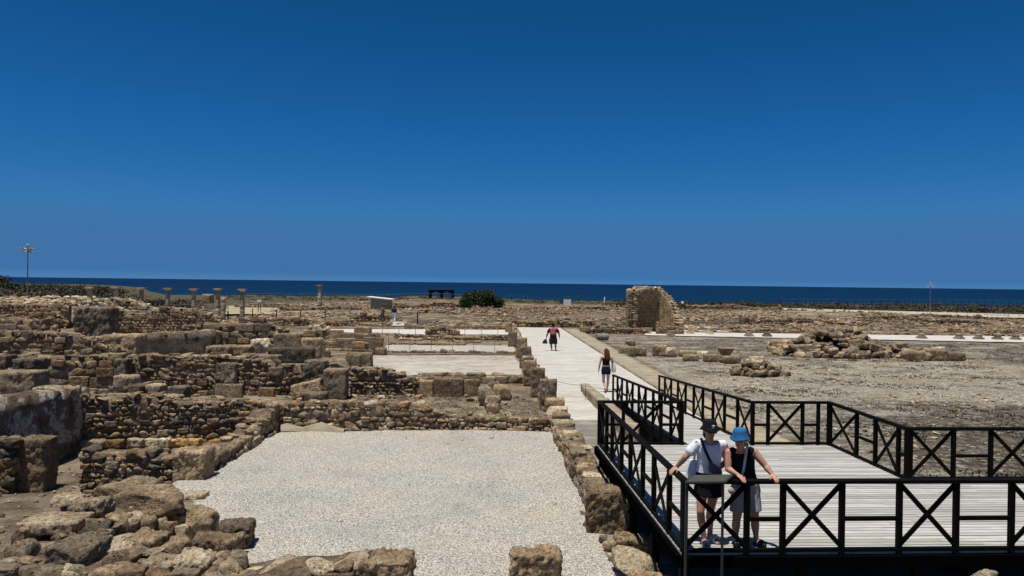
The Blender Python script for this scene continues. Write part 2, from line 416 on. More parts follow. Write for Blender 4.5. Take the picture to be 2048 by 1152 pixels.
def sea_mat():
    t = NT('sea_water'); p = t.pos()
    sp = t.n('ShaderNodeSeparateXYZ'); t.l(p, sp.inputs[0])
    dist = t.math('ADD', t.math('MULTIPLY', sp.outputs[1], 1 / 3000.0), t.math('MULTIPLY', t.math('SUBTRACT', t.noise(t.mapped(p, (0.25, 1.0, 1.0)), 0.011, 5.0, 0.6), 0.5), 0.16))
    c = t.ramp(dist, [(0.08, (0.002, 0.042, 0.066)), (0.17, (0.0018, 0.03, 0.066)), (0.36, (0.0015, 0.0205, 0.062)), (0.8, (0.0014, 0.0165, 0.056))])
    c = t.mix(t.ramp(t.noise(t.mapped(p, (0.12, 1.0, 1.0)), 0.02, 6.0, 0.6), [(0.42, 0.0), (0.62, 0.6)]), c, (0.0008, 0.010, 0.032))
    c = t.mix(t.ramp(t.noise(t.mapped(p, (0.05, 1.0, 1.0)), 0.05, 8.0, 0.75), [(0.55, 0.0), (0.7, 0.5)]), c, (0.006, 0.06, 0.115))
    t.bump(t.noise(t.mapped(p, (0.6, 1.0, 1.0)), 0.35, 6.0, 0.7), 0.9, 1.6)
    t.b.inputs['Specular IOR Level'].default_value = 0.06
    return t.done(c, 0.5)
M_SEA = sea_mat()
# ------------------------------------------------------------------ terrain
def gz(x, y):
    z = -0.05
    z -= 0.36 * sbox(x, -13.5, -7.2, y, 15.4, 21.0)                    # sunken room on the left
    z += 0.34 * (1 - sstep(11.6, 15.6, y)) * (1 - sstep(-6.4, -5.4, x)) * sstep(6, 8, y)   # earth bank in the left foreground
    z += 0.30 * sbox(x, -40, 0.8, y, 22.3, 27.4)                       # terrace behind the gravel court
    z += 0.22 * sbox(x, -40, -9.0, y, 27.4, 62)
    edge = -36.0 - 0.46 * (y - 65.0)
    pl = sstep(-2.5, 3.5, edge - x) * sstep(63.0, 66.0, y)
    z += pl * (2.05 + 0.55 * sstep(88, 135, y) * sstep(2, 14, edge - x))
    z += 0.55 * sbox(x, -30, -4, y, 84, 210, 8) + 0.35 * sbox(x, 24, 80, y, 78, 130, 8)
    z -= 0.6 * sbox(x, 25, 260, y, 150, 240, 25)
    far = sstep(214, 236, y + 5 * math.sin(x * 0.045) + 3 * math.sin(x * 0.13))
    z += 0.4 * (noise.noise((x * 0.09, y * 0.09, 3.3))) * sstep(75, 120, y)
    z -= far * 14.0
    if y < 110: z += 0.025 * noise.noise((x * 1.1, y * 1.1, 0.0)) * (1 + sstep(30, 90, y) * 3)
    return z

def axis(lo, hi, fine_lo, fine_hi, step, grow):
    a = list(np.arange(fine_lo, fine_hi + 1e-6, step))
    s = step; v = fine_hi
    while v < hi: s *= grow; v += s; a.append(v)
    s = step; v = fine_lo; b = []
    while v > lo: s *= grow; v -= s; b.append(v)
    return b[::-1] + a
XS = axis(-420, 420, -15, 15, 0.3, 1.045)
YS = axis(-30, 250, 6, 30, 0.3, 1.03)
KERB_A, KERB_B = Vector((6.62, 14.0)), Vector((4.93, 71.0))          # right edge of the path
def kerb_x(y): return KERB_A.x + (KERB_B.x - KERB_A.x) * (y - KERB_A.y) / (KERB_B.y - KERB_A.y)
def zone(x, y):
    g = sstep(0.5, 1.6, x - kerb_x(min(y, 71)) - 0.9) * (1 - sstep(62, 65, y)) if y > 5 else 0.0
    wd = 0.0
    if g > 0: wd = 0.30 + 0.34 * sstep(8, 15, x) * (1 - sstep(24, 32, y)) + 0.2 * sbox(x, 6, 60, y, 46, 62, 4) + 0.22 * sbox(x, 12, 30, y, 14, 23, 2) - 0.14 * sbox(x, 8, 40, y, 27, 40, 3)
    else: wd = 0.12
    if y > 66: wd = max(wd, 0.40)
    wd = max(wd, 0.72 * sbox(x, 8, 26, y, 74, 96, 4), 0.5 * sbox(x, -20, 12, y, 96, 130, 8))
    wd = max(wd, sstep(118, 128, y) * sstep(14, 24, x), sstep(150, 165, y) * (0.85 + 0.15 * sstep(-20, 20, x)), sstep(82, 90, y) * sstep(38, 46, -x))
    s = 0.9 * sbox(x, -75, -38, y, 66, 82, 3) + 0.7 * sbox(x, -32, -14, y, 84, 100, 4) + 0.75 * sbox(x, 30, 120, y, 107, 121, 2) + 0.45 * sbox(x, -14, 0.5, y, 22.5, 27, .5)
    return (g, min(1, wd), min(1, s), 1)
V, ZC = [], []
for y in YS:
    for x in XS:
        V.append((x, y, gz(x, y))); ZC.append(zone(x, y))
nx = len(XS)
FQ = [(j * nx + i, j * nx + i + 1, (j + 1) * nx + i + 1, (j + 1) * nx + i) for j in range(len(YS) - 1) for i in range(nx - 1)]
me = quad_mesh('ground', V, FQ, M_GROUND, True)
ca = me.color_attributes.new('zone', 'FLOAT_COLOR', 'POINT')
ca.data.foreach_set('color', np.array(ZC, dtype=np.float32).ravel())
tag(place('ground', me), 'dry earth and rubble ground of the excavation site', 'ground', kind='structure')
me = quad_mesh('sea', [(-90000, 200, -9), (90000, 200, -9), (90000, 90000, -9), (-90000, 90000, -9)], [(0, 1, 2, 3)], M_SEA)
tag(place('sea', me), 'deep blue sea below the horizon', 'sea', kind='structure')

def sheet(name, pts, z, mat, label, step=0.5, amp=0.012, jag=0.0, cat='floor', thick=0.0):
    """a flat floor patch from four corners, subdivided, with an uneven edge"""
    a, b, c, d = [Vector((p[0], p[1])) for p in pts]
    n = max(2, int(max((b - a).length, (c - d).length) / step)); m = max(2, int(max((d - a).length, (c - b).length) / step))
    V = []
    for j in range(m + 1):
        for i in range(n + 1):
            p = (a.lerp(b, i / n)).lerp(d.lerp(c, i / n), j / m)
            e = jag if (i in (0, n) or j in (0, m)) else 0
            q = Vector((p.x + e * noise.noise((p.x * 1.3, p.y * 1.3, 5)), p.y + e * noise.noise((p.x * 1.3, p.y * 1.3, 9))))
            V.append((q.x, q.y, z + amp * noise.noise((p.x * 0.8, p.y * 0.8, 1.0))))
    Fq = [(j * (n + 1) + i, j * (n + 1) + i + 1, (j + 1) * (n + 1) + i + 1, (j + 1) * (n + 1) + i) for j in range(m) for i in range(n)]
    return tag(place(name, quad_mesh(name, V, Fq, mat, True)), label, cat, kind='structure')

sheet('gravel_floor', [(-7.3, 8.2), (2.0, 8.2), (1.5, 22.0), (-7.2, 21.8)], 0.0, M_GRAVEL, 'white gravel floor of the walled court', 0.25, 0.06)
sheet('path', [(1.5, 23.8), (kerb_x(23.8) + 0.05, 23.8), (kerb_x(73.6), 73.6), (0.15, 73.6)], 0.0, M_PATH, 'pale paved path leading away towards the sea', cat='path')
sheet('worn_pavement', [(1.6, 8.6), (kerb_x(8.6) + 0.05, 8.6), (kerb_x(23.8) + 0.05, 23.8), (1.5, 23.8)], -0.006, M_PATH2, 'grey worn paving between the stone wall and the boardwalk', cat='pavement')
sheet('mosaic_floor', [G(628, 750), G(1052, 752), G(1030, 711), G(640, 711)], 0.0, M_MOSAIC, 'off white mosaic floor of the large room', jag=0.25)
sheet('gravel_strip', [G(768, 707), G(1032, 709), G(1028, 691), G(772, 690)], 0.0, M_GRAVEL, 'pale gravel strip behind the mosaic floor', jag=0.1)
sheet('white_walkway', [G(655, 668), G(1026, 669), G(1024, 659), G(662, 658)], 0.0, M_WHITE, 'white strip of floor behind the fenced room', jag=0.2)
sheet('white_landing', [G(783, 652), G(812, 652), G(812, 636), G(786, 636)], 0.05, M_WHITE, 'small white patch of path beside the two visitors', jag=0.1)
sheet('white_portico_floor', [G(1290, 671), G(2300, 690), G(2300, 677), G(1290, 664)], 0.03, M_WHITE, 'long white gravel strip with column bases', jag=0.12)
sheet('white_room_floor', [G(1356, 663), G(1462, 664), G(1436, 653), G(1358, 652)], 0.03, M_WHITE, 'white floor patch beside the ruined tower wall', jag=0.3)
sheet('straw_floor', [G(450, 633), G(660, 633), G(640, 617), G(456, 615)], 0.3, floor_mat('dry_grass_floor', (0.28, 0.235, 0.14), (0.36, 0.305, 0.19), (0.45, 0.385, 0.25), wear=(0.25, 0.2, 0.12)), 'pale straw coloured floor behind the stone column', jag=0.6)
sheet('far_track', [G(1480, 624), G(2300, 648), G(2300, 640), G(1480, 617)], 0.33, floor_mat('pale_track', (0.36, 0.3, 0.22), (0.45, 0.39, 0.3), (0.52, 0.46, 0.37)), 'pale sandy track across the far rubble field', jag=1.2, step=2.0, cat='track')

# ------------------------------------------------------------------ stones
def ico(sub):
    bm = bmesh.new(); bmesh.ops.create_icosphere(bm, subdivisions=sub, radius=1.0)
    V = np.array([v.co[:] for v in bm.verts]); Fc = np.array([[v.index for v in f.verts] for f in bm.faces]); bm.free()
    return V, Fc
ICO = {1: ico(1), 2: ico(2), 3: ico(3), 4: ico(4)}
def nz(V, sc, seed): return np.array([noise.noise((v[0] * sc + seed * 7.1, v[1] * sc - seed * 3.7, v[2] * sc + seed)) for v in V])
def rubble_geo(seed, sub):
    rs = np.random.RandomState(seed)
    V, Fc = ICO[sub]; V = V.copy()
    V /= (np.abs(V) ** 7).sum(1, keepdims=True) ** (1 / 7)      # squarish rather than round
    for _ in range(8):
        n = rs.normal(size=3); n /= np.linalg.norm(n); c = rs.uniform(0.66, 1.02)
        d = V @ n; k = d > c; V[k] -= np.outer((d[k] - c) * 0.98, n)
    if sub > 1:
        V *= (1 + 0.09 * nz(V, 1.6, seed) + 0.045 * nz(V, 3.7, seed + 2))[:, None]
        if sub > 2: V *= (1 + 0.06 * nz(V, 7.5, seed + 4) + 0.035 * nz(V, 15.0, seed + 5))[:, None]
        if sub > 3: V *= (1 + 0.022 * nz(V, 29.0, seed + 6) - 0.05 * np.clip(nz(V, 9.0, seed + 9) - .2, 0, 1))[:, None]
    lo, hi = V.min(0), V.max(0)
    return (V - (lo + hi) / 2) / (hi - lo), Fc
def grid_cube(nx_, ny_, nz_):
    idx, V, T = {}, [], []
    def vid(i, j, k):
        if (i, j, k) not in idx:
            idx[(i, j, k)] = len(V); V.append((2 * i / nx_ - 1, 2 * j / ny_ - 1, 2 * k / nz_ - 1))
        return idx[(i, j, k)]
    def q(a, b, c, d): T.append((a, b, c)); T.append((a, c, d))
    for i in range(nx_):
        for j in range(ny_):
            q(vid(i, j, 0), vid(i, j + 1, 0), vid(i + 1, j + 1, 0), vid(i + 1, j, 0)); q(vid(i, j, nz_), vid(i + 1, j, nz_), vid(i + 1, j + 1, nz_), vid(i, j + 1, nz_))
    for i in range(nx_):
        for k in range(nz_):
            q(vid(i, 0, k), vid(i + 1, 0, k), vid(i + 1, 0, k + 1), vid(i, 0, k + 1)); q(vid(i, ny_, k), vid(i, ny_, k + 1), vid(i + 1, ny_, k + 1), vid(i + 1, ny_, k))
    for j in range(ny_):
        for k in range(nz_):
            q(vid(0, j, k), vid(0, j, k + 1), vid(0, j + 1, k + 1), vid(0, j + 1, k)); q(vid(nx_, j, k), vid(nx_, j + 1, k), vid(nx_, j + 1, k + 1), vid(nx_, j, k + 1))
    return np.array(V), np.array(T)
def rough_block(dims, seed, cell, rough=0.03, rnd=0.05, chips=1.0):
    rnd *= 0.55
    """a weathered block of real size: rounded edges, chipped corners, pitted faces; base at z = 0"""
    d = np.array(dims) / 2
    n = [max(2, min(28, int(round(x / cell)))) for x in dims]
    V, T = grid_cube(*n); P = V * d
    r = np.minimum(rnd * (1 + 3.2 * chips * np.clip(nz(P, 2.6, seed) - 0.05, -0.1, 1)), d.min() * 0.8)[:, None]
    inner = np.clip(P, -(d - r), (d - r)); off = P - inner; ln = np.linalg.norm(off, axis=1, keepdims=True)
    nrm = np.where(ln > 1e-9, off / np.maximum(ln, 1e-9), 0)
    P = inner + nrm * np.minimum(ln, r)
    h = rough * (0.5 * nz(P, 2.3, seed + 1) + 0.55 * nz(P, 6.0, seed + 2) + 0.6 * nz(P, 13.0, seed + 3) + 0.5 * nz(P, 27.0, seed + 4)) - rough * 0.9 * np.clip(nz(P, 3.3, seed + 5) - 0.15, 0, 1)
    P = P + nrm * h[:, None] * 1.3
    P[:, 0] *= 1 + 0.06 * nz(P * [0, 1, 1], 1.2, seed + 8)
    P[:, 2] += d[2]
    return P, T
def block_geo(seed, n):
    V, T = rough_block((1, 1, 1), seed, 1.0 / n, 0.03, 0.09)
    lo, hi = V.min(0), V.max(0)
    return (V - (lo + hi) / 2) / (hi - lo), T
GEO, MESHES = {}, {}
def stone_geo(kind, var, lod):
    k = (kind, var, lod)
    if k not in GEO:
        GEO[k] = rubble_geo(var + 11, {0: 3, 1: 3, 2: 1}[lod]) if kind == 'rubble' else block_geo(var + 71, {0: 12, 1: 6, 2: 2}[lod])
    return GEO[k]
def stone_mesh(kind, var, lod, mat):
    k = (kind, var, lod, mat.name)
    if k not in MESHES:
        V, T = stone_geo(kind, var, lod)
        MESHES[k] = tri_mesh('stone', V, T, mat, lod < 2 or kind == 'rubble')
    return MESHES[k]
NV = 14
def lod_of(dims, y):
    px = max(dims) * F_PX / max(y, 5)
    return 0 if px > 34 else (1 if px > 13 else 2)
def mat4(loc, rot, sc): return Matrix.LocRotScale(Vector(loc), Euler(rot), Vector(sc))
def merged(name, items, mat, parent=None, kind='stuff', origin=None):
    """many small stones as one mesh of kind stuff"""
    Vs, Ts, b = [], [], 0
    for geo, m in items:
        V, T = geo; A = np.array(m)
        Vs.append(V @ A[:3, :3].T + A[:3, 3]); Ts.append(T + b); b += len(V)
    V = np.concatenate(Vs); c = np.array([V[:, 0].mean(), V[:, 1].mean(), V[:, 2].min()]) if origin is None else np.array(origin)
    o = place(name, tri_mesh(name, V - c, np.concatenate(Ts), mat, False), parent, tuple(c))
    o['kind'] = kind
    return o
class Stones:
    """places stones under a thing: singly while they show at about 10 px in the photograph, the rest joined"""
    def __init__(s, parent, mats=None, limit=300, min_px=10.0):
        s.p, s.mats, s.limit, s.cand, s.min_px = parent, mats or STONES, limit, [], min_px
    def add(s, kind, loc, dims, rot=(0, 0, 0), mat=None):
        s.cand.append((kind, Vector(loc), tuple(dims), rot, mat or random.choice(s.mats), random.randrange(NV)))
    def flush(s):
        def px(c): return sorted(c[2])[1] * F_PX / max(c[1].y, 5) * 1.25
        c = sorted(s.cand, key=px, reverse=True)
        single = [q for q in c if px(q) >= s.min_px][:s.limit]
        rest = c[len(single):]
        for kind, loc, dims, rot, mat, var in single:
            place('stone', stone_mesh(kind, var, lod_of(dims, loc.y), mat), s.p, loc, rot, dims)
        by = {}
        for kind, loc, dims, rot, mat, var in rest:
            by.setdefault(mat.name, []).append((stone_geo(kind, var, 2), mat4(loc, rot, dims)))
        if rest:
            items = sum(by.values(), [])
            o = merged('small_stones', items, None, s.p)
            # one joined part, several stone colours by face
            names = list(by); me = o.data
            for n in names: me.materials.append(bpy.data.materials[n])
            idx = np.concatenate([np.full(len(g[1]), names.index(n), dtype=np.int32) for n in names for g, _m in by[n]])
            me.polygons.foreach_set('material_index', idx)

def prof(pts, t):
    if t <= pts[0][0]: return pts[0][1]
    for (a, za), (b, zb) in zip(pts, pts[1:]):
        if t <= b: return za + (zb - za) * (t - a) / max(1e-6, b - a)
    return pts[-1][1]
def wall_core(parent, A, B, th, z0, top, seed, mat=None, name='core', inset=0.05, dz=0.05):
    A, B = Vector(A), Vector(B); L = (B - A).length; d = (B - A) / L; nrm = Vector((d.y, -d.x)); h = th / 2 - inset
    n = max(3, int(L / 0.3)); sec = []
    for i in range(n + 1):
        t = i / n; zt = prof(top, t) - dz + 0.06 * noise.noise((t * L * 1.3, seed, 0.0)); zb = z0 - 0.12; m = 5; ring = []
        for k in range(m + 1): ring.append((h, zb + (zt - zb) * k / m))
        for k in range(1, 4): ring.append((h - 2 * h * k / 3, zt))
        for k in range(1, m + 1): ring.append((-h, zt - (zt - zb) * k / m))
        row = []
        for o_, z in ring:
            p = A + d * (t * L) + nrm * o_
            e = 0.05 * noise.noise((p.x * 2.2, p.y * 2.2, z * 2.2 + seed)); row.append(Vector((p.x + nrm.x * e, p.y + nrm.y * e, z + e * (1 if z > zb + 0.01 else 0))))
        sec.append(row)
    m = len(sec[0]); V = [p for r in sec for p in r]
    Fq = [(i * m + k, (i + 1) * m + k, (i + 1) * m + k + 1, i * m + k + 1) for i in range(n) for k in range(m - 1)]
    Fq.append(tuple(range(m))); Fq.append(tuple(n * m + k for k in range(m - 1, -1, -1)))
    c = Vector((A.x, A.y, z0))
    me = quad_mesh(name, [v - c for v in V], Fq, mat or M_MORTAR, True)
    bm = bmesh.new(); bm.from_mesh(me); bmesh.ops.recalc_face_normals(bm, faces=bm.faces); bm.to_mesh(me); bm.free()
    return place(name, me, parent, c)
WSEED = [0]
def wall(name, label, A, B, z0, top, th=0.5, course=(0.13, 0.26), sides=(1,), mats=None, ashlar=0.08, top_size=0.26, ends=True, cat='wall', core=None, limit=300, topmats=None, jag=0.07):
    """a ruined rubble wall from A to B (plan), base z0, top profile [(t, z)]; side 1 is to the right of A->B (the camera side for left-to-right walls)"""
    WSEED[0] += 1; seed = WSEED[0]
    A, B = Vector(A[:2]), Vector(B[:2]); L = (B - A).length; d = (B - A) / L; nrm = Vector((d.y, -d.x)); ang = math.atan2(d.y, d.x)
    root = thing(name, label, cat, (A.x, A.y, z0)); st = Stones(root, mats, limit)
    wall_core(root, A, B, th, z0, top, seed, core, inset=0.03 if core else 0.035, dz=0.0 if core else 0.05)
    tth = th * (0.7 if core else 1.0)
    def ruin(t): return prof(top, t) + jag * noise.noise((t * L * 1.7, seed * 3.1, 2.0))
    zmax = max(z for _t, z in top)
    for sd in sides:
        z = z0 - 0.04
        while z < zmax:
            ch = R(*course); t = -R(0, 0.1)
            while t < L:
                wd = ch * math.exp(R(-0.25, 0.75)); hh = ch; big = random.random() < 0.1
                kind = 'rubble' if random.random() > ashlar else 'block'
                if kind == 'block': wd = max(wd, ch * 1.9); hh = ch * 1.0
                tc = min(max(t + wd / 2, 0), L); hh *= R(0.72, 1.12) if kind == 'rubble' else 1.0; zc = z + ch / 2 + R(-0.02, 0.02) + 0.06 * noise.noise((tc * 1.4, z * 2.0, seed))
                if zc + hh * 0.2 < ruin(tc / L):
                    if big: wd *= 1.5; hh *= 1.75; zc += R(-.3, .3) * ch
                    dep = R(0.2, 0.3) + (0.06 if big else 0); off = th / 2 - dep / 2 + R(-0.045, 0.035) + 0.07 * (1 - (zc - z0) / max(0.3, zmax - z0))
                    p = A + d * tc + nrm * off * sd
                    if kind == 'rubble': st.add(kind, (p.x, p.y, zc), (wd * R(0.98, 1.16), dep, hh * R(1.0, 1.2)), (R(-0.09, 0.09), R(-0.16, 0.16), ang + R(-0.08, 0.08)))
                    else: st.add(kind, (p.x, p.y, zc), (wd * 0.98, dep + 0.08, hh * 1.0), (0, R(-0.02, 0.02), ang + R(-0.03, 0.03)))
                t += wd * (0.62 if big else 0.97)
            z += ch * 0.95
    t = 0.0
    while t < L:
        s = top_size * math.exp(R(-0.55, 0.5)); rows = max(1, int(th / (top_size * 0.95)))
        for k in range(rows):
            if random.random() < 0.16: continue
            hh = s * R(0.3, 0.62); off = ((k + 0.5) / rows - 0.5) * tth + R(-0.04, 0.04)
            p = A + d * min(L, t + s / 2 + R(-0.05, 0.05)) + nrm * off
            st.add('rubble', (p.x, p.y, ruin(min(1, (t + s / 2) / L)) - hh * 0.42 + R(-0.05, 0.035)), (s * R(0.8, 1.25), tth / rows * R(0.7, 1.3), hh), (R(-0.12, 0.12), R(-0.12, 0.12), ang + R(-0.5, 0.5)), random.choice(topmats) if topmats else None)
        t += s * 0.95
    if ends:
        for e, P0 in ((-1, A), (1, B)):
            z = z0; tt = 0 if e < 0 else 1
            while z < ruin(tt) - 0.05:
                ch = R(*course) * 1.1
                for k in range(max(1, int(th / 0.3))):
                    off = (k + 0.5) / max(1, int(th / 0.3)) * th - th / 2
                    p = P0 + nrm * off - d * e * 0.1
                    st.add('rubble', (p.x, p.y, z + ch / 2), (0.28, th / max(1, int(th / 0.3)) * 1.1, ch * 1.1), (R(-0.1, 0.1), R(-0.1, 0.1), ang + R(-0.1, 0.1)))
                z += ch
    st.flush()
    return root
BSEED = [100]
def block(name, label, px0, px1, ytop, ybase, z0=0.0, depth=0.4, mat=None, y=None, rz=0.0, rough=0.03, rnd=0.05, cat='block', cell=None, parent=None, tilt=(0, 0), chips=1.0, sink=0.04):
    """a single squared stone, surveyed from its left, right, top and base lines in the photograph"""
    BSEED[0] += 1
    if y is None: y = G((px0 + px1) / 2, ybase, z0).y
    else: z0 = ZT((px0 + px1) / 2, ybase, y)
    a, b = J(px0, ybase, y), J(px1, ybase, y); wd = b.x - a.x
    zt = ZT((px0 + px1) / 2, ytop, y + depth); h = max(0.08, zt - z0)
    cell = cell or max(0.026, min(0.15, y * 0.0026))
    V, T = rough_block((wd, depth, h + sink), BSEED[0], cell, rough, rnd, chips)
    o = place(name, tri_mesh(name, V, T, mat or random.choice([S_TAN, S_GREY]), True), parent, ((a.x + b.x) / 2, y + depth / 2, z0 - sink), (tilt[0], tilt[1], rz))
    if parent is None: tag(o, label, cat)
    return o
def boulder(name, label, px0, px1, ytop, ybase, z0=0.0, depth=None, mat=None, y=None, seed=None, cat='stone', parent=None, rot=(0, 0, 0), sub=4, sink=0.03):
    BSEED[0] += 1
    if y is None: y = G((px0 + px1) / 2, ybase, z0).y
    else: z0 = ZT((px0 + px1) / 2, ybase, y)
    a, b = J(px0, ybase, y), J(px1, ybase, y); wd = b.x - a.x; depth = depth or wd * 0.75
    zt = ZT((px0 + px1) / 2, ytop, y + depth * 0.6); h = max(0.06, zt - z0)
    V, T = rubble_geo(seed or BSEED[0], sub)
    o = place(name, tri_mesh(name, V * np.array([wd, depth, h + sink]) + [0, 0, (h + sink) / 2], T, mat or random.choice([S_TAN, S_GREY, S_TAN]), True), parent, ((a.x + b.x) / 2, y + depth * 0.45, z0 - sink), rot)
    if parent is None: tag(o, label, cat)
    return o
# ------------------------------------------------------------------ walls of the excavated rooms, near to far
DARKISH = [S_TAN, S_GREY, S_GREY, S_RED, S_TAN, S_DARK]
def yb(y, x=1024, z=0.0):                     # photograph line of a level z at distance y
    return 576 - 10 + (CAM_Z - z) * F_PX / y + (x - 1024) * ROLL

wall('rubble_wall', 'long low rubble wall closing the far side of the white gravel court', (-6.85, 21.95), (1.35, 22.3), 0.0,
     [(0, 0.78), (0.4, 0.86), (0.5, 0.78), (0.58, 0.55), (0.7, 0.42), (1, 0.36)], 0.5, (0.1, 0.21), ashlar=0.07)
wall('rubble_wall', 'tall rubble wall with a band of ochre squared blocks near its foot', (-11.9, 20.55), (-7.1, 21.75), -0.42,
     [(0, 1.12), (0.4, 1.16), (0.42, 1.0), (1, 0.84)], 0.6, (0.09, 0.19), ashlar=0.07, mats=DARKISH)
oc = thing('block_course', 'row of ochre squared stone blocks at the foot of the tall rubble wall', 'stones', (-9.5, 20.8, -0.2))
for x0, x1, yt, ybs in ((158, 204, 877, 892), (205, 240, 876, 894), (254, 285, 874, 893), (288, 336, 873, 893), (340, 398, 874, 892), (403, 450, 874, 892), (452, 470, 874, 886)):
    block('stone', None, x0, x1, yt, ybs, y=20.06 + (x0 - 158) * 0.0038, depth=0.3, mat=random.choice([S_OCHRE, S_OCHRE, S_PALE]), parent=oc, rnd=0.04)
wall('plastered_wall', 'high wall with grey lime plaster peeling off beside the left pier', (-12.0, 15.2), (-12.0, 20.6), -0.42,
     [(0, 1.5), (0.3, 1.62), (0.5, 1.55), (1, 1.34)], 0.55, sides=(), core=M_PLASTER, ends=False, jag=0.12)
block('stone_pier', 'upright squared stone pier at the left edge in front of the plastered wall', 29, 87, 869, 986, -0.42, 0.55, S_TAN, cat='pier', rough=0.035)
wall('rubble_wall', 'short rubble wall stub joining the left pier at the picture edge', (-13.0, 16.5), (-11.05, 16.5), -0.42, [(0, 0.72), (1, 0.8)], 0.5, (0.16, 0.3), mats=DARKISH)
wall('rubble_wall', 'knee high rubble wall running up to the squared corner pier', (-9.55, 16.75), (-7.55, 16.75), -0.42, [(0, 0.46), (0.5, 0.5), (1, 0.42)], 0.55, (0.09, 0.18), mats=DARKISH)
block('stone_pier', 'squared corner pier at the left edge of the white gravel court', 344, 408, 890, 990, -0.3, 0.6, S_TAN, cat='pier', rough=0.04)
wall('rubble_wall', 'sloping rubble wall along the left side of the white gravel court', (-7.1, 16.9), (-7.15, 21.8), -0.1,
     [(0, 0.42), (0.3, 0.26), (0.5, 0.32), (0.8, 0.55), (1, 0.8)], 0.62, (0.14, 0.26), sides=(1,), top_size=0.3)
wall('rubble_wall', 'uneven stone wall along the right side of the white gravel court', (1.52, 22.2), (1.80, 13.9), 0.0,
     [(0, 0.34), (0.25, 0.42), (0.5, 0.5), (0.8, 0.5), (1, 0.36)], 0.52, (0.16, 0.3), sides=(1,), top_size=0.36, topmats=[S_TAN, S_PALE, S_PALE, S_GREY])
block('stone_block', 'large pitted squared block at the near end of the court side wall', 1173, 1257, 970, 1068, 0.0, 0.42, S_TAN, rough=0.05, rnd=0.06)
block('stone_block', 'broad low block below the large pitted block beside the boardwalk', 1235, 1310, 1063, 1109, 0.0, 0.42, S_TAN, rough=0.045, rnd=0.06)
boulder('boulder', 'knobbly boulder at the bottom edge beside the boardwalk', 1232, 1328, 1098, 1172, 0.0, 0.75, S_PALE, sub=4)
boulder('boulder', 'low boulder at the bottom edge in front of the knobbly one', 1262, 1352, 1138, 1205, 0.0, 0.6, S_TAN)
for i, (x0, x1, yt, ybs, lb) in enumerate(((1160, 1180, 1016, 1030, 'pale pebble sized stone at the foot of the side wall'), (1198, 1216, 1070, 1086, 'grey loose stone lying on gravel below the pitted block'), (1206, 1233, 1078, 1104, 'larger loose stone in the gap before the broad low block'), (1190, 1212, 1055, 1068, 'small tan stone tucked under the pitted block'), (1215, 1238, 1104, 1124, 'small earthy stone at the gravel edge near the bottom'))):
    boulder('loose_stone', lb, x0, x1, yt, ybs, 0.0, mat=[S_PALE, S_GREY, S_TAN, S_TAN, S_PALE][i], sub=3)

# path-side wall with upright blocks
wall('rubble_wall', 'rubble wall with upright blocks along the left edge of the path', (1.38, 26.2), (0.12, 72), 0.0, [(0, 0.55), (0.15, 0.5), (0.5, 0.45), (1, 0.5)], 0.42, (0.16, 0.3), sides=(-1,), ashlar=0.15, top_size=0.34, topmats=[S_TAN, S_PALE, S_GREY])
for x0, x1, yt, y, lb in ((1080, 1113, 757, 25.6, 'tall upright block nearest the camera in the path side wall'), (1062, 1090, 735, 28.7, 'second upright block from the camera in the path side wall'), (1047, 1072, 720, 31.8, 'third upright block from the camera, squarish, by the path'), (1044, 1066, 711, 34.4, 'fourth upright block from the camera by the path'), (1039, 1062, 692, 38.0, 'fifth block from the camera by the path, broad'), (1033, 1054, 675, 43.5, 'sixth block from the camera by the path, tall'), (1016, 1034, 663, 51.0, 'seventh block from the camera by the path'), (1010, 1024, 644, 66.0, 'last upright block at the far left corner of the path')):
    block('upright_block', lb, x0, x1, yt, yb(y, x0), 0.0, 0.36, random.choice([S_TAN, S_TAN, S_GREY]), rnd=0.04, rough=0.03)
block('stone_block', 'flat block on the wall just below the tall upright block', 1090, 1130, 794, 812, y=24.7, depth=0.35, mat=S_TAN)
block('stone_block', 'long flat slab capping the corner of the court walls', 1098, 1150, 836, 862, y=22.4, depth=0.8, mat=S_GREY)
boulder('boulder', 'rounded stone between the flat block and the corner slab', 1092, 1138, 812, 838, y=23.6, depth=0.6, mat=S_PALE)

# foreground heap on the left
wall('rubble_wall', 'foreground wall of large stones along the bottom left edge', (-7.9, 10.35), (-4.05, 10.6), 0.1, [(0, 0.54), (0.35, 0.48), (0.7, 0.42), (1, 0.3)], 0.9, (0.16, 0.3), ashlar=0.2, top_size=0.34, topmats=[S_TAN, S_GREY, S_PALE, S_TAN])
block('stone_slab', 'thin flat grey slab lying on the bank in the left foreground', 29, 146, 1022, 1066, 0.42, 0.62, S_GREY, rough=0.015, rnd=0.03, cat='slab')
block('stone_block', 'squared light topped block at the bottom left', 89, 178, 1067, 1160, 0.22, 0.6, S_GREY, rough=0.03, rz=-0.12)
block('stone_block', 'tan squared block lying on the gravel edge in the left foreground', 374, 470, 1061, 1122, 0.0, 0.45, S_TAN, rough=0.04, rnd=0.07)
block('stone_block', 'dark pitted block beside the tan one on the gravel', 428, 494, 1035, 1099, 0.0, 0.5, S_DARK, rough=0.04, rnd=0.05, rz=0.15)
boulder('boulder', 'rounded brown boulder perched above the two gravel edge blocks', 358, 430, 1006, 1060, 0.22, 0.5, S_TAN, sink=.25)
boulder('boulder', 'big flat topped boulder in the middle of the foreground heap', 215, 362, 970, 1036, 0.28, 0.8, S_TAN, seed=5, sink=.25)
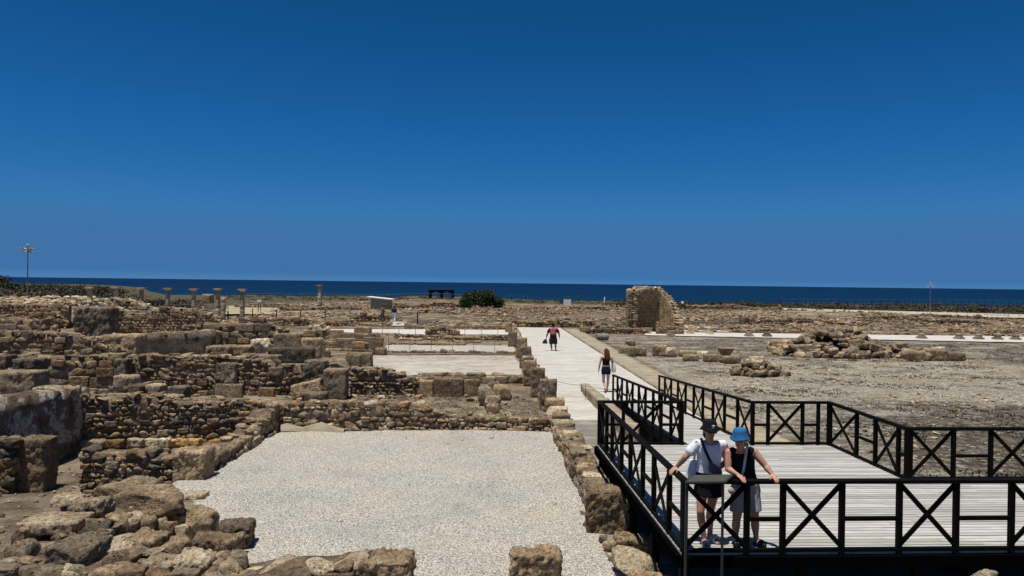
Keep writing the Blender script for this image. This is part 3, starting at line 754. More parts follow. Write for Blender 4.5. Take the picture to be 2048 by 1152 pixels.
FG = [(203, 259, 1022, 1062, .35, S_GREY, 'brown boulder under the big flat topped boulder'), (268, 310, 1026, 1060, .32, S_TAN, 'dark rounded stone right of the brown boulder in the heap'),
      (305, 334, 1034, 1056, .3, S_GREY, 'small grey stone between boulders in the foreground heap'), (128, 206, 990, 1046, .35, S_GREY, 'broken grey rock left of the big flat topped boulder'),
      (170, 262, 962, 1000, .2, S_TAN, 'flat tan stone in front of the knee high wall'), (235, 310, 953, 984, .15, S_GREY, 'elongated grey stone against the knee high wall'),
      (318, 350, 1040, 1066, .28, S_RED, 'reddish small stone in front of the perched boulder'), (348, 374, 1048, 1068, .25, S_PALE, 'little pale stone beside the perched boulder'),
      (150, 200, 1040, 1078, .4, S_DARK, 'dark stone right of the thin flat slab'), (240, 310, 1058, 1100, .35, S_TAN, 'sloping tan stone in the middle of the foreground wall'),
      (300, 372, 1068, 1112, .3, S_TAN, 'broad stone left of the tan squared block'), (336, 410, 1096, 1160, .2, S_PALE, 'pale angular boulder at the bottom edge'),
      (20, 58, 1050, 1072, .52, S_TAN, 'rounded stone lying near the thin flat slab'), (392, 440, 1128, 1170, .05, S_TAN, 'tan boulder at the bottom edge next to the gravel'),
      (345, 410, 984, 1000, 0, S_PALE, 'string of small pale stones at the foot of the corner pier'), (100, 150, 985, 1010, .15, S_PALE, 'pale flake of stone on the earth bank'),
      (0, 60, 1078, 1150, .25, S_GREY, 'grey stone block at the very bottom left corner'), (60, 100, 1086, 1120, .35, S_TAN, 'tan stone beside the bottom left corner block'),
      (180, 240, 1078, 1120, .35, S_PALE, 'light rounded stone behind the squared light topped block'), (200, 262, 1100, 1150, .25, S_TAN, 'weathered stone at the bottom edge under the sloping tan stone'),
      (262, 336, 1104, 1160, .22, S_GREY, 'wide grey stone at the bottom edge left of the pale boulder')]
for i, (x0, x1, yt, ybs, z0, mt, lb) in enumerate(FG):
    if x1 - x0 > 44 and i % 3 != 1: block('stone_block', lb, x0, x1, yt, ybs, z0, R(.34, .5), mt, rz=R(-.35, .35), rough=.045, rnd=.07, tilt=(R(-.12, .12), R(-.14, .14)), sink=.24, chips=1.6, cat='stone')
    else: boulder('boulder', lb, x0, x1, yt, ybs, z0, mat=mt, rot=(R(-.1, .1), R(-.1, .1), R(-.3, .3)), sink=.2)
fill = thing('stone_pile', 'tumbled smaller stones filling the gaps of the left foreground heap', 'stones', (-5.6, 11.6, 0.2)); st = Stones(fill, [S_TAN, S_GREY, S_TAN, S_PALE, S_DARK], 300)
for k in range(95):
    x, y = R(-7.0, -4.2), R(10.75, 13.4)
    if x > -4.6 - (y - 10.7) * .45: continue
    s_ = .2 * math.exp(R(-.5, .55)); st.add('rubble' if k % 3 else 'block', (x, y, gz(x, y) + s_ * .22 + R(0, .14)), (s_ * R(.9, 1.6), s_ * R(.8, 1.2), s_ * R(.6, 1.0)), (R(-.35, .35), R(-.35, .35), R(0, 6.28)))
st.flush()
# near wall of the court at the bottom of the picture
wall('rubble_wall', 'low tumbled wall along the near edge of the white gravel court', (-3.9, 10.25), (-2.2, 10.4), 0.0, [(0, 0.36), (0.4, 0.48), (1, 0.5)], 0.6, (0.16, 0.28), top_size=0.36, topmats=[S_TAN, S_PALE])
block('stone_block', 'broad weathered block ending the near wall of the gravel court', 712, 816, 1098, 1200, 0.0, 0.55, S_TAN, rough=0.05, rnd=0.07)
block('stone_block', 'single pitted block standing alone on the gravel at the bottom', 1019, 1124, 1088, 1200, 0.0, 0.5, S_TAN, rough=0.05, rnd=0.07)
boulder('boulder', 'flat tan stone on top of the tumbled near wall', 490, 540, 1122, 1142, y=10.5, mat=S_PALE)
boulder('boulder', 'stone lying in front of the timber deck at the bottom right', 1956, 2004, 1136, 1172, y=8.6, mat=S_PALE)

# second row of rooms
wall('rubble_wall', 'rubble wall with big weathered blocks at the far left of the second row', (-19.2, 25.9), (-13.8, 26.2), 0.15, [(0, 1.5), (0.3, 1.68), (0.75, 1.66), (1, 1.72)], 0.6, (0.18, 0.42), ashlar=0.35, mats=DARKISH, top_size=0.4)
block('stone_pier', 'dark upright jamb stone at a gap in the second row', 226, 251, 715, 772, y=25.6, depth=0.5, mat=S_DARK, cat='pier')
wall('rubble_wall', 'long dark rubble wall with a leaning square slab at its foot', (-13.6, 26.4), (-6.75, 27.0), 0.15, [(0, 1.62), (0.12, 1.7), (0.6, 1.66), (0.75, 1.4), (0.9, 1.32), (1, 1.4)], 0.55, (0.1, 0.2), ashlar=0.1, mats=DARKISH, top_size=0.36)
block('stone_slab', 'pale square slab with a worn carving leaning at the foot of the rubble wall', 430, 484, 767, 797, y=26.0, depth=0.12, mat=S_GREY, rough=0.012, rnd=0.02, cat='slab')
block('stone_slab', 'reddish square slab right of the pale carved slab', 518, 549, 774, 797, y=26.2, depth=0.14, mat=S_RED, rough=0.012, rnd=0.02, cat='slab')
block('stone_pier', 'mottled orthostat set in the middle of the long dark rubble wall', 441, 470, 724, 768, y=26.25, depth=0.3, mat=S_GREY, cat='pier')
block('stone_block', 'broad rough block topping the right end of the dark rubble wall', 607, 650, 718, 764, y=26.5, depth=0.55, mat=S_GREY, rough=0.04)
block('stone_pier', 'tall freestanding grey pier in the middle of the ruins', 645, 690, 735, 798, y=25.8, depth=0.7, mat=S_GREY, cat='pier', rough=0.02, rz=0.06)
block('stone_slab', 'flat slab lying at the foot of the tall grey pier', 604, 650, 782, 802, y=24.9, depth=0.5, mat=S_GREY, cat='slab')
block('stone_block', 'tilted block leaning against the foot of the dark wall', 585, 642, 762, 790, y=25.6, depth=0.4, mat=S_TAN, tilt=(0, -0.25))
wall('rubble_wall', 'dark rubble wall right of the tall grey pier', (-5.85, 27.2), (-3.3, 27.3), 0.12, [(0, 1.22), (0.5, 1.2), (0.7, 1.02), (1, 0.85)], 0.5, (0.1, 0.2), mats=DARKISH, ashlar=0.04)
for x0, x1, yt, lb in ((838, 866, 759, 'first of three squared blocks standing in a row, slanted left edge'), (867, 926, 755, 'largest of the three squared blocks standing in a row'), (928, 959, 758, 'rightmost of the three squared blocks standing in a row')):
    block('orthostat', lb, x0, x1, yt, 796, 0.2, 0.3, S_TAN, rough=0.015, rnd=0.025)
pile = thing('stone_pile', 'pile of rough brown stones at the end of the three block row', 'stones', tuple(G(988, 815, 0.2)))
for x0, x1, yt, ybs in ((955, 990, 772, 816), (985, 1022, 768, 804), (968, 1002, 790, 822), (1000, 1024, 780, 800), (975, 1000, 762, 790), (972, 1000, 805, 830)):
    boulder('stone', None, x0, x1, yt, ybs, 0.2, mat=random.choice([S_TAN, S_GREY, S_TAN]), parent=pile, sub=3)
wall('ashlar_sill', 'low sill of squared blocks along the near edge of the mosaic', (-4.1, 32.6), (0.75, 33.0), 0.0, [(0, 0.42), (0.5, 0.36), (1, 0.3)], 0.5, (0.28, 0.36), ashlar=0.85, top_size=0.5)
block('stone_block', 'long dark block at the left picture edge above the plastered wall', -20, 66, 738, 790, y=21.8, depth=0.8, mat=S_GREY)
block('stone_block', 'squared dark block stacked behind the long block at the left edge', 24, 68, 714, 740, y=22.8, depth=0.7, mat=S_DARK)
block('stone_block', 'small block at the left picture edge behind the stacked block', -14, 12, 708, 735, y=23.4, depth=0.6, mat=S_DARK)
for x0, x1, yt, ybs, y, mt, lb in ((62, 142, 770, 792, 19.6, S_GREY, 'flat coping stone on the top of the plastered wall'), (203, 356, 786, 806, 21.2, S_GREY, 'very long flat coping slab on the tall rubble wall'), (224, 266, 748, 778, 22.4, S_PALE, 'tilted pale slab behind the long coping slab'), (256, 280, 766, 790, 22.0, S_DARK, 'dark stone beside the tilted pale slab'), (284, 320, 766, 786, 22.3, S_GREY, 'grey broken stone right of the tilted pale slab'), (335, 368, 770, 796, 22.2, S_DARK, 'dark block near the end of the long coping slab')):
    block('stone_block', lb, x0, x1, yt, ybs, y=y, depth=0.5, mat=mt)

# third row
wall('rubble_wall', 'rubble wall of round dark stones at the left of the third row', (-24.5, 33.0), (-18.3, 33.2), 0.2, [(0, 2.0), (0.5, 1.98), (0.8, 1.9), (1, 1.6)], 0.6, (0.15, 0.28), mats=DARKISH)
block('stone_block', 'massive rough cube of stone left of the dark plastered wall', 207, 273, 667, 712, y=33.0, depth=0.9, mat=S_TAN, rough=0.06)
block('stone_slab', 'pale upright slab at the left end of the dark plastered wall', 266, 280, 666, 700, y=34.5, depth=0.2, mat=S_PALE, cat='slab')
wall('plastered_wall', 'dark stained plaster wall with a straight top in the third row', (-18.0, 35.6), (-14.9, 37.2), 0.2, [(0, 1.72), (0.5, 1.8), (1, 1.85)], 0.6, sides=(), core=M_PLASTER_DARK, ends=False, jag=0.03, top_size=0.5)
wall('block_wall', 'grey wall of large blocks left of the small dark pillar', (-16.6, 40.2), (-13.5, 40.4), 0.2, [(0, 1.9), (0.5, 2.05), (1, 2.0)], 0.6, (0.3, 0.5), ashlar=0.6, mats=[S_GREY, S_GREY, S_TAN, S_DARK], top_size=0.5)
block('stone_pier', 'small dark square pillar against the grey block wall', 428, 440, 651, 690, y=39.0, depth=0.4, mat=S_DARK, cat='pier')
wall('block_wall', 'weathered block wall with a hollow in the third row centre', (-13.4, 41.0), (-10.4, 41.2), 0.2, [(0, 1.95), (0.3, 1.8), (0.4, 1.2), (0.6, 1.2), (0.7, 1.85), (1, 1.9)], 0.6, (0.28, 0.5), ashlar=0.5, mats=[S_GREY, S_TAN, S_PALE], top_size=0.5)
for x0, x1, yt, ybs, y, mt, lb in ((546, 602, 666, 696, 37.5, S_GREY, 'rough block in front of the hollow block wall'), (602, 641, 675, 716, 36.2, S_TAN, 'squared block stepping down to the mosaic corner'), (541, 625, 694, 724, 33.0, S_DARK, 'long dark dressed block with a pale top edge'),
        (411, 458, 690, 712, 29.4, S_GREY, 'flat stone on top of the dark rubble wall, left one'), (456, 500, 690, 712, 29.8, S_TAN, 'pair of thin flat stones on top of the dark rubble wall'), (480, 504, 706, 736, 27.4, S_TAN, 'square stone in the top course above the mottled orthostat'), (504, 556, 708, 738, 27.4, S_GREY, 'long undercut stone in the top course of the dark rubble wall'),
        (618, 640, 647, 676, 44.0, S_GREY, 'upright squared block on the skyline of the third row'), (693, 742, 704, 736, 38.0, S_DARK, 'dark cube of masonry on the near edge of the mosaic'), (750, 771, 694, 711, 44.5, S_TAN, 'small squared block at the right end of the block bench'),
        (708, 741, 653, 674, 58.0, S_TAN, 'square topped block standing in the white strip'), (690, 720, 708, 740, 36.8, S_GREY, 'broken stone left of the dark masonry cube')):
    block('stone_block', lb, x0, x1, yt, ybs, y=y, depth=0.55, mat=mt)
boulder('boulder', 'pale leaning rock on top of the third row wall', 498, 537, 676, 714, y=30.6, mat=S_PALE, seed=23)
boulder('boulder', 'rough dark rock between the tall pier and the masonry cube', 648, 700, 722, 756, y=30.5, mat=S_GREY)
boulder('boulder', 'brown rock behind the tall grey pier', 660, 694, 716, 742, y=32.5, mat=S_TAN)
wall('block_bench', 'bench of squared blocks left of the mosaic room', (-11.6, 44.7), (-8.25, 44.9), 0.0, [(0, 0.68), (0.5, 0.72), (1, 0.66)], 0.6, (0.36, 0.5), ashlar=0.8, top_size=0.5)
wall('block_wall', 'low block wall behind the block bench', (-13.6, 52), (-9.5, 52.2), 0.0, [(0, 0.7), (1, 0.66)], 0.6, (0.3, 0.5), ashlar=0.6, top_size=0.5)
wall('stone_edging', 'row of small edging stones between mosaic and gravel strip', (-7.9, 45.6), (0.75, 45.9), 0.0, [(0, 0.14), (1, 0.14)], 0.3, (0.16, 0.2), ashlar=0.8, top_size=0.5, jag=0.02)
wall('rubble_wall', 'thin line of stones at the back of the fenced room', (-9.0, 57.0), (0.3, 57.4), 0.0, [(0, 0.35), (0.5, 0.28), (1, 0.4)], 0.5, (0.16, 0.3))
wall('rubble_wall', 'heap of rubble wall breaking the white strip in the middle', (-6.9, 59.6), (-4.5, 59.9), 0.0, [(0, 0.5), (0.5, 0.95), (1, 0.5)], 0.9, (0.2, 0.36), top_size=0.4)
for i, (x0, x1, yt, ybs, y) in enumerate(((795, 845, 676, 680, 53), (890, 960, 672, 678, 54.5), (835, 930, 684, 690, 51.5))):
    block('stone_slab', ('thin slab on the earth floor inside the rope fence, leftmost', 'thin slab on the earth floor inside the rope fence, farthest', 'thin slab on the earth floor inside the rope fence, longest')[i], x0, x1, yt, ybs, y=y, depth=0.6, mat=S_TAN, cat='slab')

# fourth row and the left bank
block('stone_pier', 'massive dark plastered pier on the left of the fourth row', 145, 217, 613, 690, y=50.0, depth=1.4, mat=M_PLASTER_DARK, cat='pier', rough=0.1, rnd=0.12)
wall('rubble_wall', 'stepped rubble wall left of the massive dark pier', (-34.5, 47.8), (-29.6, 48.2), 0.2, [(0, 2.1), (0.4, 1.9), (0.7, 1.6), (1, 1.9)], 0.8, (0.22, 0.4), mats=DARKISH, top_size=0.45)
wall('rubble_wall', 'broad brown rubble wall in front of the colonnade', (-31.0, 57.0), (-22.6, 57.4), 0.3, [(0, 2.3), (0.15, 2.0), (0.3, 1.7), (0.5, 2.25), (0.8, 2.1), (1, 1.5)], 0.8, (0.2, 0.34), mats=[S_TAN, S_RED, S_TAN, S_GREY], top_size=0.4)
wall('rubble_wall', 'crumbling cut bank of red brown rubble under the straw field', (-50, 62.8), (-38.0, 63.4), 0.3, [(0, 2.0), (0.5, 2.1), (1, 2.2)], 1.0, (0.24, 0.4), mats=[S_RED, S_TAN, S_RED, S_GREY], top_size=0.45)
wall('rubble_wall', 'mound of broken wall between the dark pier and the columns', (-38.0, 66.0), (-31.5, 66.0), 0.3, [(0, 2.2), (0.4, 2.7), (0.7, 2.4), (1, 1.6)], 1.6, (0.25, 0.42), mats=[S_TAN, S_PALE, S_GREY], top_size=0.5)
block('stone_block', 'round topped stub of masonry among the columns', 404, 420, 588, 606, y=72, depth=1.0, mat=S_TAN)

# low walls farther off
LOW = [('low rubble wall stretching from the tall column base to the visitors', 480, 705, 72, 0.9), ('low rubble wall right behind the two strolling visitors', 700, 800, 80, 0.8), ('low broken wall across the ground left of the path end', 812, 1010, 69, 0.6),
       ('wall of squared blocks closing the far end of the path', 1012, 1132, 75.5, 0.75), ('long low wall between path end and ruined tower', 1162, 1296, 66, 0.75), ('rubble wall stub at the foot of the ruined tower', 1105, 1250, 76, 0.7),
       ('far rubble wall below the evergreen bush', 820, 1000, 92, 0.7), ('far rubble wall in front of the cream hut', 560, 735, 98, 0.8), ('far rubble wall left of the tall single column', 470, 630, 110, 1.0),
       ('far rubble wall right of the cream hut', 790, 915, 112, 1.1), ('far line of stones between bush and sign boards', 1005, 1125, 118, 0.5), ('far line of stones behind the sign boards', 1140, 1252, 128, 0.6),
       ('rubble wall on the right behind the white strip', 1480, 1640, 82, 0.9), ('long low rubble wall behind the stone heap', 1640, 1830, 92, 0.7), ('low rubble wall at the far right below the lamp mast', 1840, 2040, 84, 0.6),
       ('far rubble wall right of the ruined tower', 1372, 1560, 125, 1.1), ('low stones beside the white room floor', 1345, 1480, 72, 0.4), ('low rubble wall right of the white room floor', 1470, 1600, 70, 0.5), ('ragged rubble wall near the lamp mast foot', 1760, 1960, 104, 0.7), ('low rubble ridge at the right picture edge', 1900, 2090, 74, 0.5)]
for lb, x0, x1, y, h in LOW:
    A, B = J(x0, 600, y), J(x1, 600, y * 1.01); g = min(gz(A.x, A.y), gz(B.x, B.y))
    wall('rubble_wall', lb, A, B, g, [(0, g + h * R(.6, 1)), (0.25, g + h * R(.4, 1.1)), (0.5, g + h * R(.7, 1.2)), (0.75, g + h * R(.4, 1.1)), (1, g + h * R(.5, .9))], 0.7, (0.22, 0.4), mats=[S_TAN, S_RED, S_GREY, S_TAN], top_size=0.45, jag=0.25)

# ------------------------------------------------------------------ scattered rubble of the open ground (uncountable)
def scatter(name, label, n, xr, yr, size, mats, avoid=None, dens=0.0, fs=0.05):
    items = {}
    k = 0
    while k < n:
        y = yr[0] + (yr[1] - yr[0]) * random.random() ** 1.25; x = R(*xr) if not callable(xr) else xr(y)
        if avoid and avoid(x, y): k += 1; continue
        if dens and noise.noise((x * fs, y * fs * 1.8, 4.0)) + 0.5 * noise.noise((x * fs * 4, y * fs * 7, 8.0)) < R(-0.25, dens): k += 0.25; continue
        s = size * math.exp(R(-0.8, 0.75)); m = random.choice(mats)
        items.setdefault(m.name, []).append((stone_geo('rubble', random.randrange(NV), 2), mat4((x, y, gz(x, y) + s * 0.16), (R(-.3, .3), R(-.3, .3), R(0, 6.28)), (s * R(.8, 1.4), s * R(.7, 1.2), s * R(.45, .8)))))
        k += 1
    names = list(items); o = merged(name, sum(items.values(), []), None)
    for n_ in names: o.data.materials.append(bpy.data.materials[n_])
    o.data.polygons.foreach_set('material_index', np.concatenate([np.full(len(g[1]), names.index(n_), dtype=np.int32) for n_ in names for g, _m in items[n_]]))
    return tag(o, label, 'rubble', kind='stuff')
def on_floor(x, y): return 0.0 < x < kerb_x(min(y, 74)) + 1.5 and y < 74.5
scatter('field_rubble', 'scattered tan rubble across the ground beyond the rooms', 5200, lambda y: R(-0.42, 0.16) * y, (74, 150), 0.26, [S_TAN, S_GREY, S_TAN, S_RED, S_GREY], on_floor, 0.42)
scatter('field_rubble', 'scattered rubble across the ground right of the ruined tower', 4600, lambda y: R(0.2, 0.76) * y, (70, 128), 0.26, [S_TAN, S_GREY, S_TAN, S_GREY, S_RED], None, 0.42)
scatter('bank_rubble', 'broken pale stones strewn over the bank on the far left', 2000, lambda y: R(-0.8, -0.42) * y, (66, 84), 0.4, [S_TAN, S_TAN, S_GREY, S_PALE], None, 0.35)
scatter('room_rubble', 'small stones and chips fallen on the earth floors of the rooms', 2600, lambda y: R(-0.72, 0.03) * y, (22.8, 64), 0.15, STONES, lambda x, y: (33.5 < y < 45.4 and x > -11) or (46 < y < 51 and x > -8.5) or (58.5 < y < 69 and x > -17) or on_floor(x, y), 0.1, 0.3)
scatter('bank_chips', 'small stone chips on the earth bank in the left foreground', 420, (-11.5, -5.0), (10.6, 20), 0.075, [S_PALE, S_TAN, S_GREY], lambda x, y: x > -6.4 and y > 12.4, 0.1, 0.6)
scatter('court_pebbles', 'stray stones lying on the white gravel court', 130, (-6.3, 1.3), (10.6, 21.5), 0.05, [S_PALE, S_TAN, S_GREY], None, 0.1, 0.4)
scatter('field_pebbles', 'small stones strewn over the grey gravel field', 1500, lambda y: R(0.25, 0.78) * y, (19, 63), 0.09, [S_TAN, S_GREY, S_PALE], lambda x, y: x < kerb_x(y) + 1.5, 0.1, 0.2)

# ------------------------------------------------------------------ kerb along the right edge of the path
kr = link(bpy.data.objects.new('kerb', None)); kr.location = (kerb_x(40) + 0.7, 40, 0); tag(kr, 'worn raised stone kerb along the right edge of the path', 'kerb', kind='structure')
y = 12.0; k = 0
while y < 70:
    ln = R(1.0, 1.9); x = kerb_x(y + ln / 2)
    V, T = rough_block((1.25 + R(-.06, .06), ln - 0.025, 0.24), 400 + k, 0.12 if y < 35 else 0.3, 0.022, 0.04)
    place('kerb_stone', tri_mesh('kerb_stone', V, T, M_KERB, True), kr, (x + 0.66 + R(-.03, .03), y + ln / 2, -0.1 + R(-.012, .012)), (0, 0, 0.03))
    y += ln; k += 1
lk = thing('retaining_kerb', 'straight sloping stone kerb between the path and the foot of the ramp', 'kerb', (3.1, 30, 0))
wall_core(lk, (3.02, 30.2), (3.42, 20.5), 0.32, -0.05, [(0, 0.3), (0.5, 0.42), (1, 0.5)], 3, M_KERB, 'kerb_body', 0.0, 0.0)

# ------------------------------------------------------------------ stones on the gravel field at the right
RB = [(1239, 1272, 692, 712, S_GREY, 'dark squared block at the left end of the stone row beyond the path'), (1270, 1293, 694, 711, S_TAN, 'second block in the stone row beyond the path'), (1308, 1334, 689, 711, S_TAN, 'tall squared block in the stone row beyond the path'),
      (1360, 1392, 700, 713, S_TAN, 'long low block in the middle of the stone row'), (1369, 1398, 708, 721, S_GREY, 'low slab in front of the stone row'), (1397, 1418, 702, 717, S_PALE, 'pale block in the stone row right of the long one'),
      (1410, 1446, 708, 723, S_TAN, 'broad block near the right end of the stone row'), (1449, 1482, 711, 726, S_GREY, 'thin slab at the right end of the stone row'), (1862, 1896, 699, 721, S_TAN, 'big squared block right of the stone heap'),
      (1896, 1932, 704, 721, S_GREY, 'pitted block at the far right end of the stone heap'), (1868, 1892, 693, 703, S_PALE, 'flat stone resting behind the big squared block')]
for x0, x1, yt, ybs, mt, lb in RB: block('stone_block', lb, x0, x1, yt, ybs, 0.0, 0.55, mt, rough=0.04, rnd=0.06)
for x0, x1, yt, ybs, mt, lb in [(1252, 1272, 680, 693, S_GREY, 'rough grey stone lying behind the dark squared block'), (1332, 1357, 694, 713, S_PALE, 'angular pale boulder beside the tall squared block'), (1812, 1850, 696, 722, S_TAN, 'large leaning boulder at the right foot of the stone heap'), (1848, 1870, 704, 721, S_GREY, 'rounded boulder between heap and big squared block'), (1555, 1582, 676, 698, S_TAN, 'upright boulder at the left foot of the stone heap'), (1536, 1556, 684, 698, S_GREY, 'small boulder left of the upright boulder'), (1440, 1456, 716, 724, S_GREY, 'low stone under the broken capital')]:
    boulder('boulder', lb, x0, x1, yt, ybs, 0.0, mat=mt, sub=3)
def drum(label, px0, px1, ybs, r, mat):
    a, b = G(px0, ybs), G(px1, ybs); a.z = b.z = r
    m = MB(); d = (b - a).normalized()
    n = 9
    for i in range(n): pass
    m.tube(a, b, r, r * 0.96, 18)
    tag(m.build('column_drum', mat, smooth=False, bevel=0.02), label, 'column drum')
drum('grey granite column drum lying beside the path', 1193, 1216, 681, 0.28, S_BLUE)
drum('broken tan column shaft lying in front of the stone heap', 1592, 1620, 712, 0.24, S_TAN)
cp = G(1451, 719); m = MB(); m.lathe((cp.x, cp.y, 0), [(0.22, 0), (0.24, 0.25), (0.3, 0.35), (0.46, 0.55), (0.48, 0.68)], 14)
tag(m.build('broken_capital', S_TAN, smooth=False), 'broken flaring stone capital standing in the stone row', 'capital')
def heap(label, px0, px1, ybs, rx, ry, h, n, size, mats, z0=0.0):
    a, b = G(px0, ybs, z0), G(px1, ybs, z0); c = (a + b) / 2; rx = (b.x - a.x) / 2
    root = thing('stone_heap', label, 'heap', (c.x, c.y + ry, z0)); st = Stones(root, mats, 300, 9.0)
    m = MB(); m.lathe((0, 0, 0), [(1.0, -0.1), (0.8, h * 0.22), (0.55, h * 0.5), (0.2, h * 0.64)], 12)
    V = [(v.x * rx, v.y * ry, v.z) for v in m.v]
    place('earth_fill', quad_mesh('earth_fill', V, m.f, M_MORTAR, True), root, (c.x, c.y + ry, z0))
    for i in range(n):
        th = R(0, 2 * math.pi); q = math.sqrt(R(0.0, 1.1)); x, y = math.cos(th) * q, math.sin(th) * q
        hz = h * max(0, 1 - q ** 2.2) * (1 + 0.25 * noise.noise((x * 2, y * 2, h)))
        s = size * math.exp(R(-0.5, 0.45))
        st.add('rubble' if random.random() < 0.72 else 'block', (c.x + x * rx, c.y + ry + y * ry, z0 + hz + s * 0.12), (s * R(.9, 1.5), s * R(.8, 1.2), s * R(.55, .95)), (R(-.3, .3), R(-.3, .3), R(0, 6.28)))
    st.flush()
heap('big heap of tumbled ancient stones on the gravel field', 1588, 1800, 716, 0, 2.0, 1.5, 300, 0.42, [S_TAN, S_GREY, S_GREY, S_TAN, S_DARK])
heap('low spread of stones trailing right of the big heap', 1780, 1870, 716, 0, 0.9, 0.7, 46, 0.42, [S_TAN, S_GREY])
heap('low spread of stones trailing left of the big heap', 1545, 1610, 705, 0, 0.9, 0.5, 36, 0.4, [S_TAN, S_GREY, S_PALE])
heap('small square heap of rough blocks on the near gravel field', 1474, 1574, 752, 0, 0.6, 0.6, 70, 0.36, [S_TAN, S_GREY, S_PALE])
heap('broken mound of slabs beyond the white strip', 1610, 1780, 656, 0, 2.4, 0.6, 90, 0.42, [S_TAN, S_GREY, S_TAN])

# remnant of floor plaster curling up at the foot of the court wall
pr = thing('plaster_remnant', 'pale curled strip of plaster at the foot of the court wall', 'plaster', tuple(G(620, 861)))
V, Fq = [], []
PX = [(563, 849), (575, 846), (590, 851), (605, 854), (622, 849), (642, 844), (660, 850), (676, 855), (690, 857)]
for x_, y_ in PX:
    for yy, zz in ((21.50, 0.0), (21.56, max(.04, ZT(x_, y_, 21.6))), (21.66, max(.04, ZT(x_, y_, 21.6)) - .01), (21.72, 0.0)): q = J(x_, 800, 21.6); V.append(Vector((q.x, yy, zz)))
for i in range(len(PX) - 1):
    for k in range(3): Fq.append((i * 4 + k, i * 4 + 4 + k, i * 4 + 5 + k, i * 4 + 1 + k))
m = MB(); m.add(V, Fq); m.build('strip', M_KERB, pr, True)
# ------------------------------------------------------------------ ruined tower wall (curved, open towards the court)
tb = G(1308, 668); tc = Vector((tb.x + 0.3, tb.y + 1.4))
tw = thing('ruined_tower', 'tall curved fragment of ruined tower wall standing before the sea', 'ruin', (tc.x, tc.y, 0))
RI, RO = 1.75, 2.55
def tower_h(a):      # a in degrees: 180 left arm, 90 back, 0 right arm
    return prof([(-12, 0.9), (5, 1.6), (22, 2.6), (38, 3.2), (52, 3.6), (62, 4.12), (128, 4.12), (135, 3.88), (215, 3.88)], a) + 0.07 * noise.noise((a * 0.11, 2.0, 7.0))
def inner_r(a, z): return RI - 0.75 * sstep(2.3, 4.1, z) * sstep(56, 84, a) * (1 - sstep(165, 180, a))     # the springing of the fallen half dome leans inwards
angs = [ -12 + i * 6 for i in range(38)]; V, Fq = [], []; NZ = 12
for a in angs:
    h = tower_h(a); ca_, sa_ = math.cos(math.radians(a)), math.sin(math.radians(a))
    ring = [(inner_r(a, h * k / NZ), h * k / NZ) for k in range(NZ + 1)] + [(RO, h * (NZ - k) / NZ) for k in range(NZ + 1)]
    for r, z in ring:
        e = 0.07 * noise.noise((a * 0.09 * r, z * 1.7, r)); yy = sa_ * (r + e) * 1.3
        if a > 180: yy = -(a - 180) * 0.032 - 0.0; xx = -(r + e)
        else: xx = ca_ * (r + e)
        V.append((xx, yy, z))
mr = 2 * NZ + 2
for i in range(len(angs) - 1):
    for k in range(mr - 1): Fq.append((i * mr + k, (i + 1) * mr + k, (i + 1) * mr + k + 1, i * mr + k + 1))
Fq.append(tuple(range(mr))); Fq.append(tuple((len(angs) - 1) * mr + k for k in range(mr - 1, -1, -1)))
me = quad_mesh('masonry', V, Fq, S_TAN, True); bm = bmesh.new(); bm.from_mesh(me); bmesh.ops.recalc_face_normals(bm, faces=bm.faces); bm.to_mesh(me); bm.free()
place('masonry', me, tw, (tc.x, tc.y, 0))
st = Stones(tw, [S_TAN, S_TAN, S_GREY, S_RED], 300)
z = 0.05
while z < 4.35:
    ch = R(0.13, 0.2); a = -12
    while a < 212:
        wa = R(6, 12)
        if z + ch < tower_h(a):
            for r in (inner_r(a, z + ch / 2) + 0.1, RO - 0.1):
                aa = math.radians(min(a, 180)); yy = -(a - 180) * 0.032 if a > 180 else math.sin(aa) * r * 1.3
                st.add('block', (tc.x + math.cos(aa) * r, tc.y + yy, z + ch / 2), (0.24, r * math.radians(wa) * 1.0, ch * 0.96), (R(-.05, .05), R(-.05, .05), aa + R(-.04, .04)))
        a += wa
    for a in (-12, 212):     # broken ends of the arms
        if z + ch < tower_h(a):
            for r in (RI + 0.2, RI + 0.6):
                aa = math.radians(min(a, 180)); yy = -(a - 180) * 0.032 + 0.05 if a > 180 else math.sin(aa) * r * 1.3
                st.add('rubble', (tc.x + math.cos(aa) * r + R(-.06, .06), tc.y + yy, z + ch / 2), (0.42, 0.3, ch), (R(-.1, .1), R(-.1, .1), R(-.2, .2)), random.choice([S_PALE, S_TAN]))
    z += ch
for a in range(-10, 212, 5):
    for r in (inner_r(a, tower_h(a)) + 0.15, RI + 0.3, RI + 0.65):
        aa = math.radians(min(a, 180)); yy = -(a - 180) * 0.032 if a > 180 else math.sin(aa) * r * 1.3
        st.add('rubble', (tc.x + math.cos(aa) * r, tc.y + yy, tower_h(a) + R(-.03, .08)), (0.3, 0.26, 0.17), (R(-.2, .2), R(-.2, .2), R(0, 6)), random.choice([S_PALE, S_TAN]))
st.flush()
wall('rubble_wall', 'low rubble bench wall inside the foot of the ruined tower', (tc.x - 0.1, tc.y - 1.4), (tc.x + 2.2, tc.y - 1.3), 0, [(0, 0.95), (0.5, 0.7), (1, 0.6)], 0.6, (0.18, 0.3), mats=[S_TAN, S_RED, S_TAN])

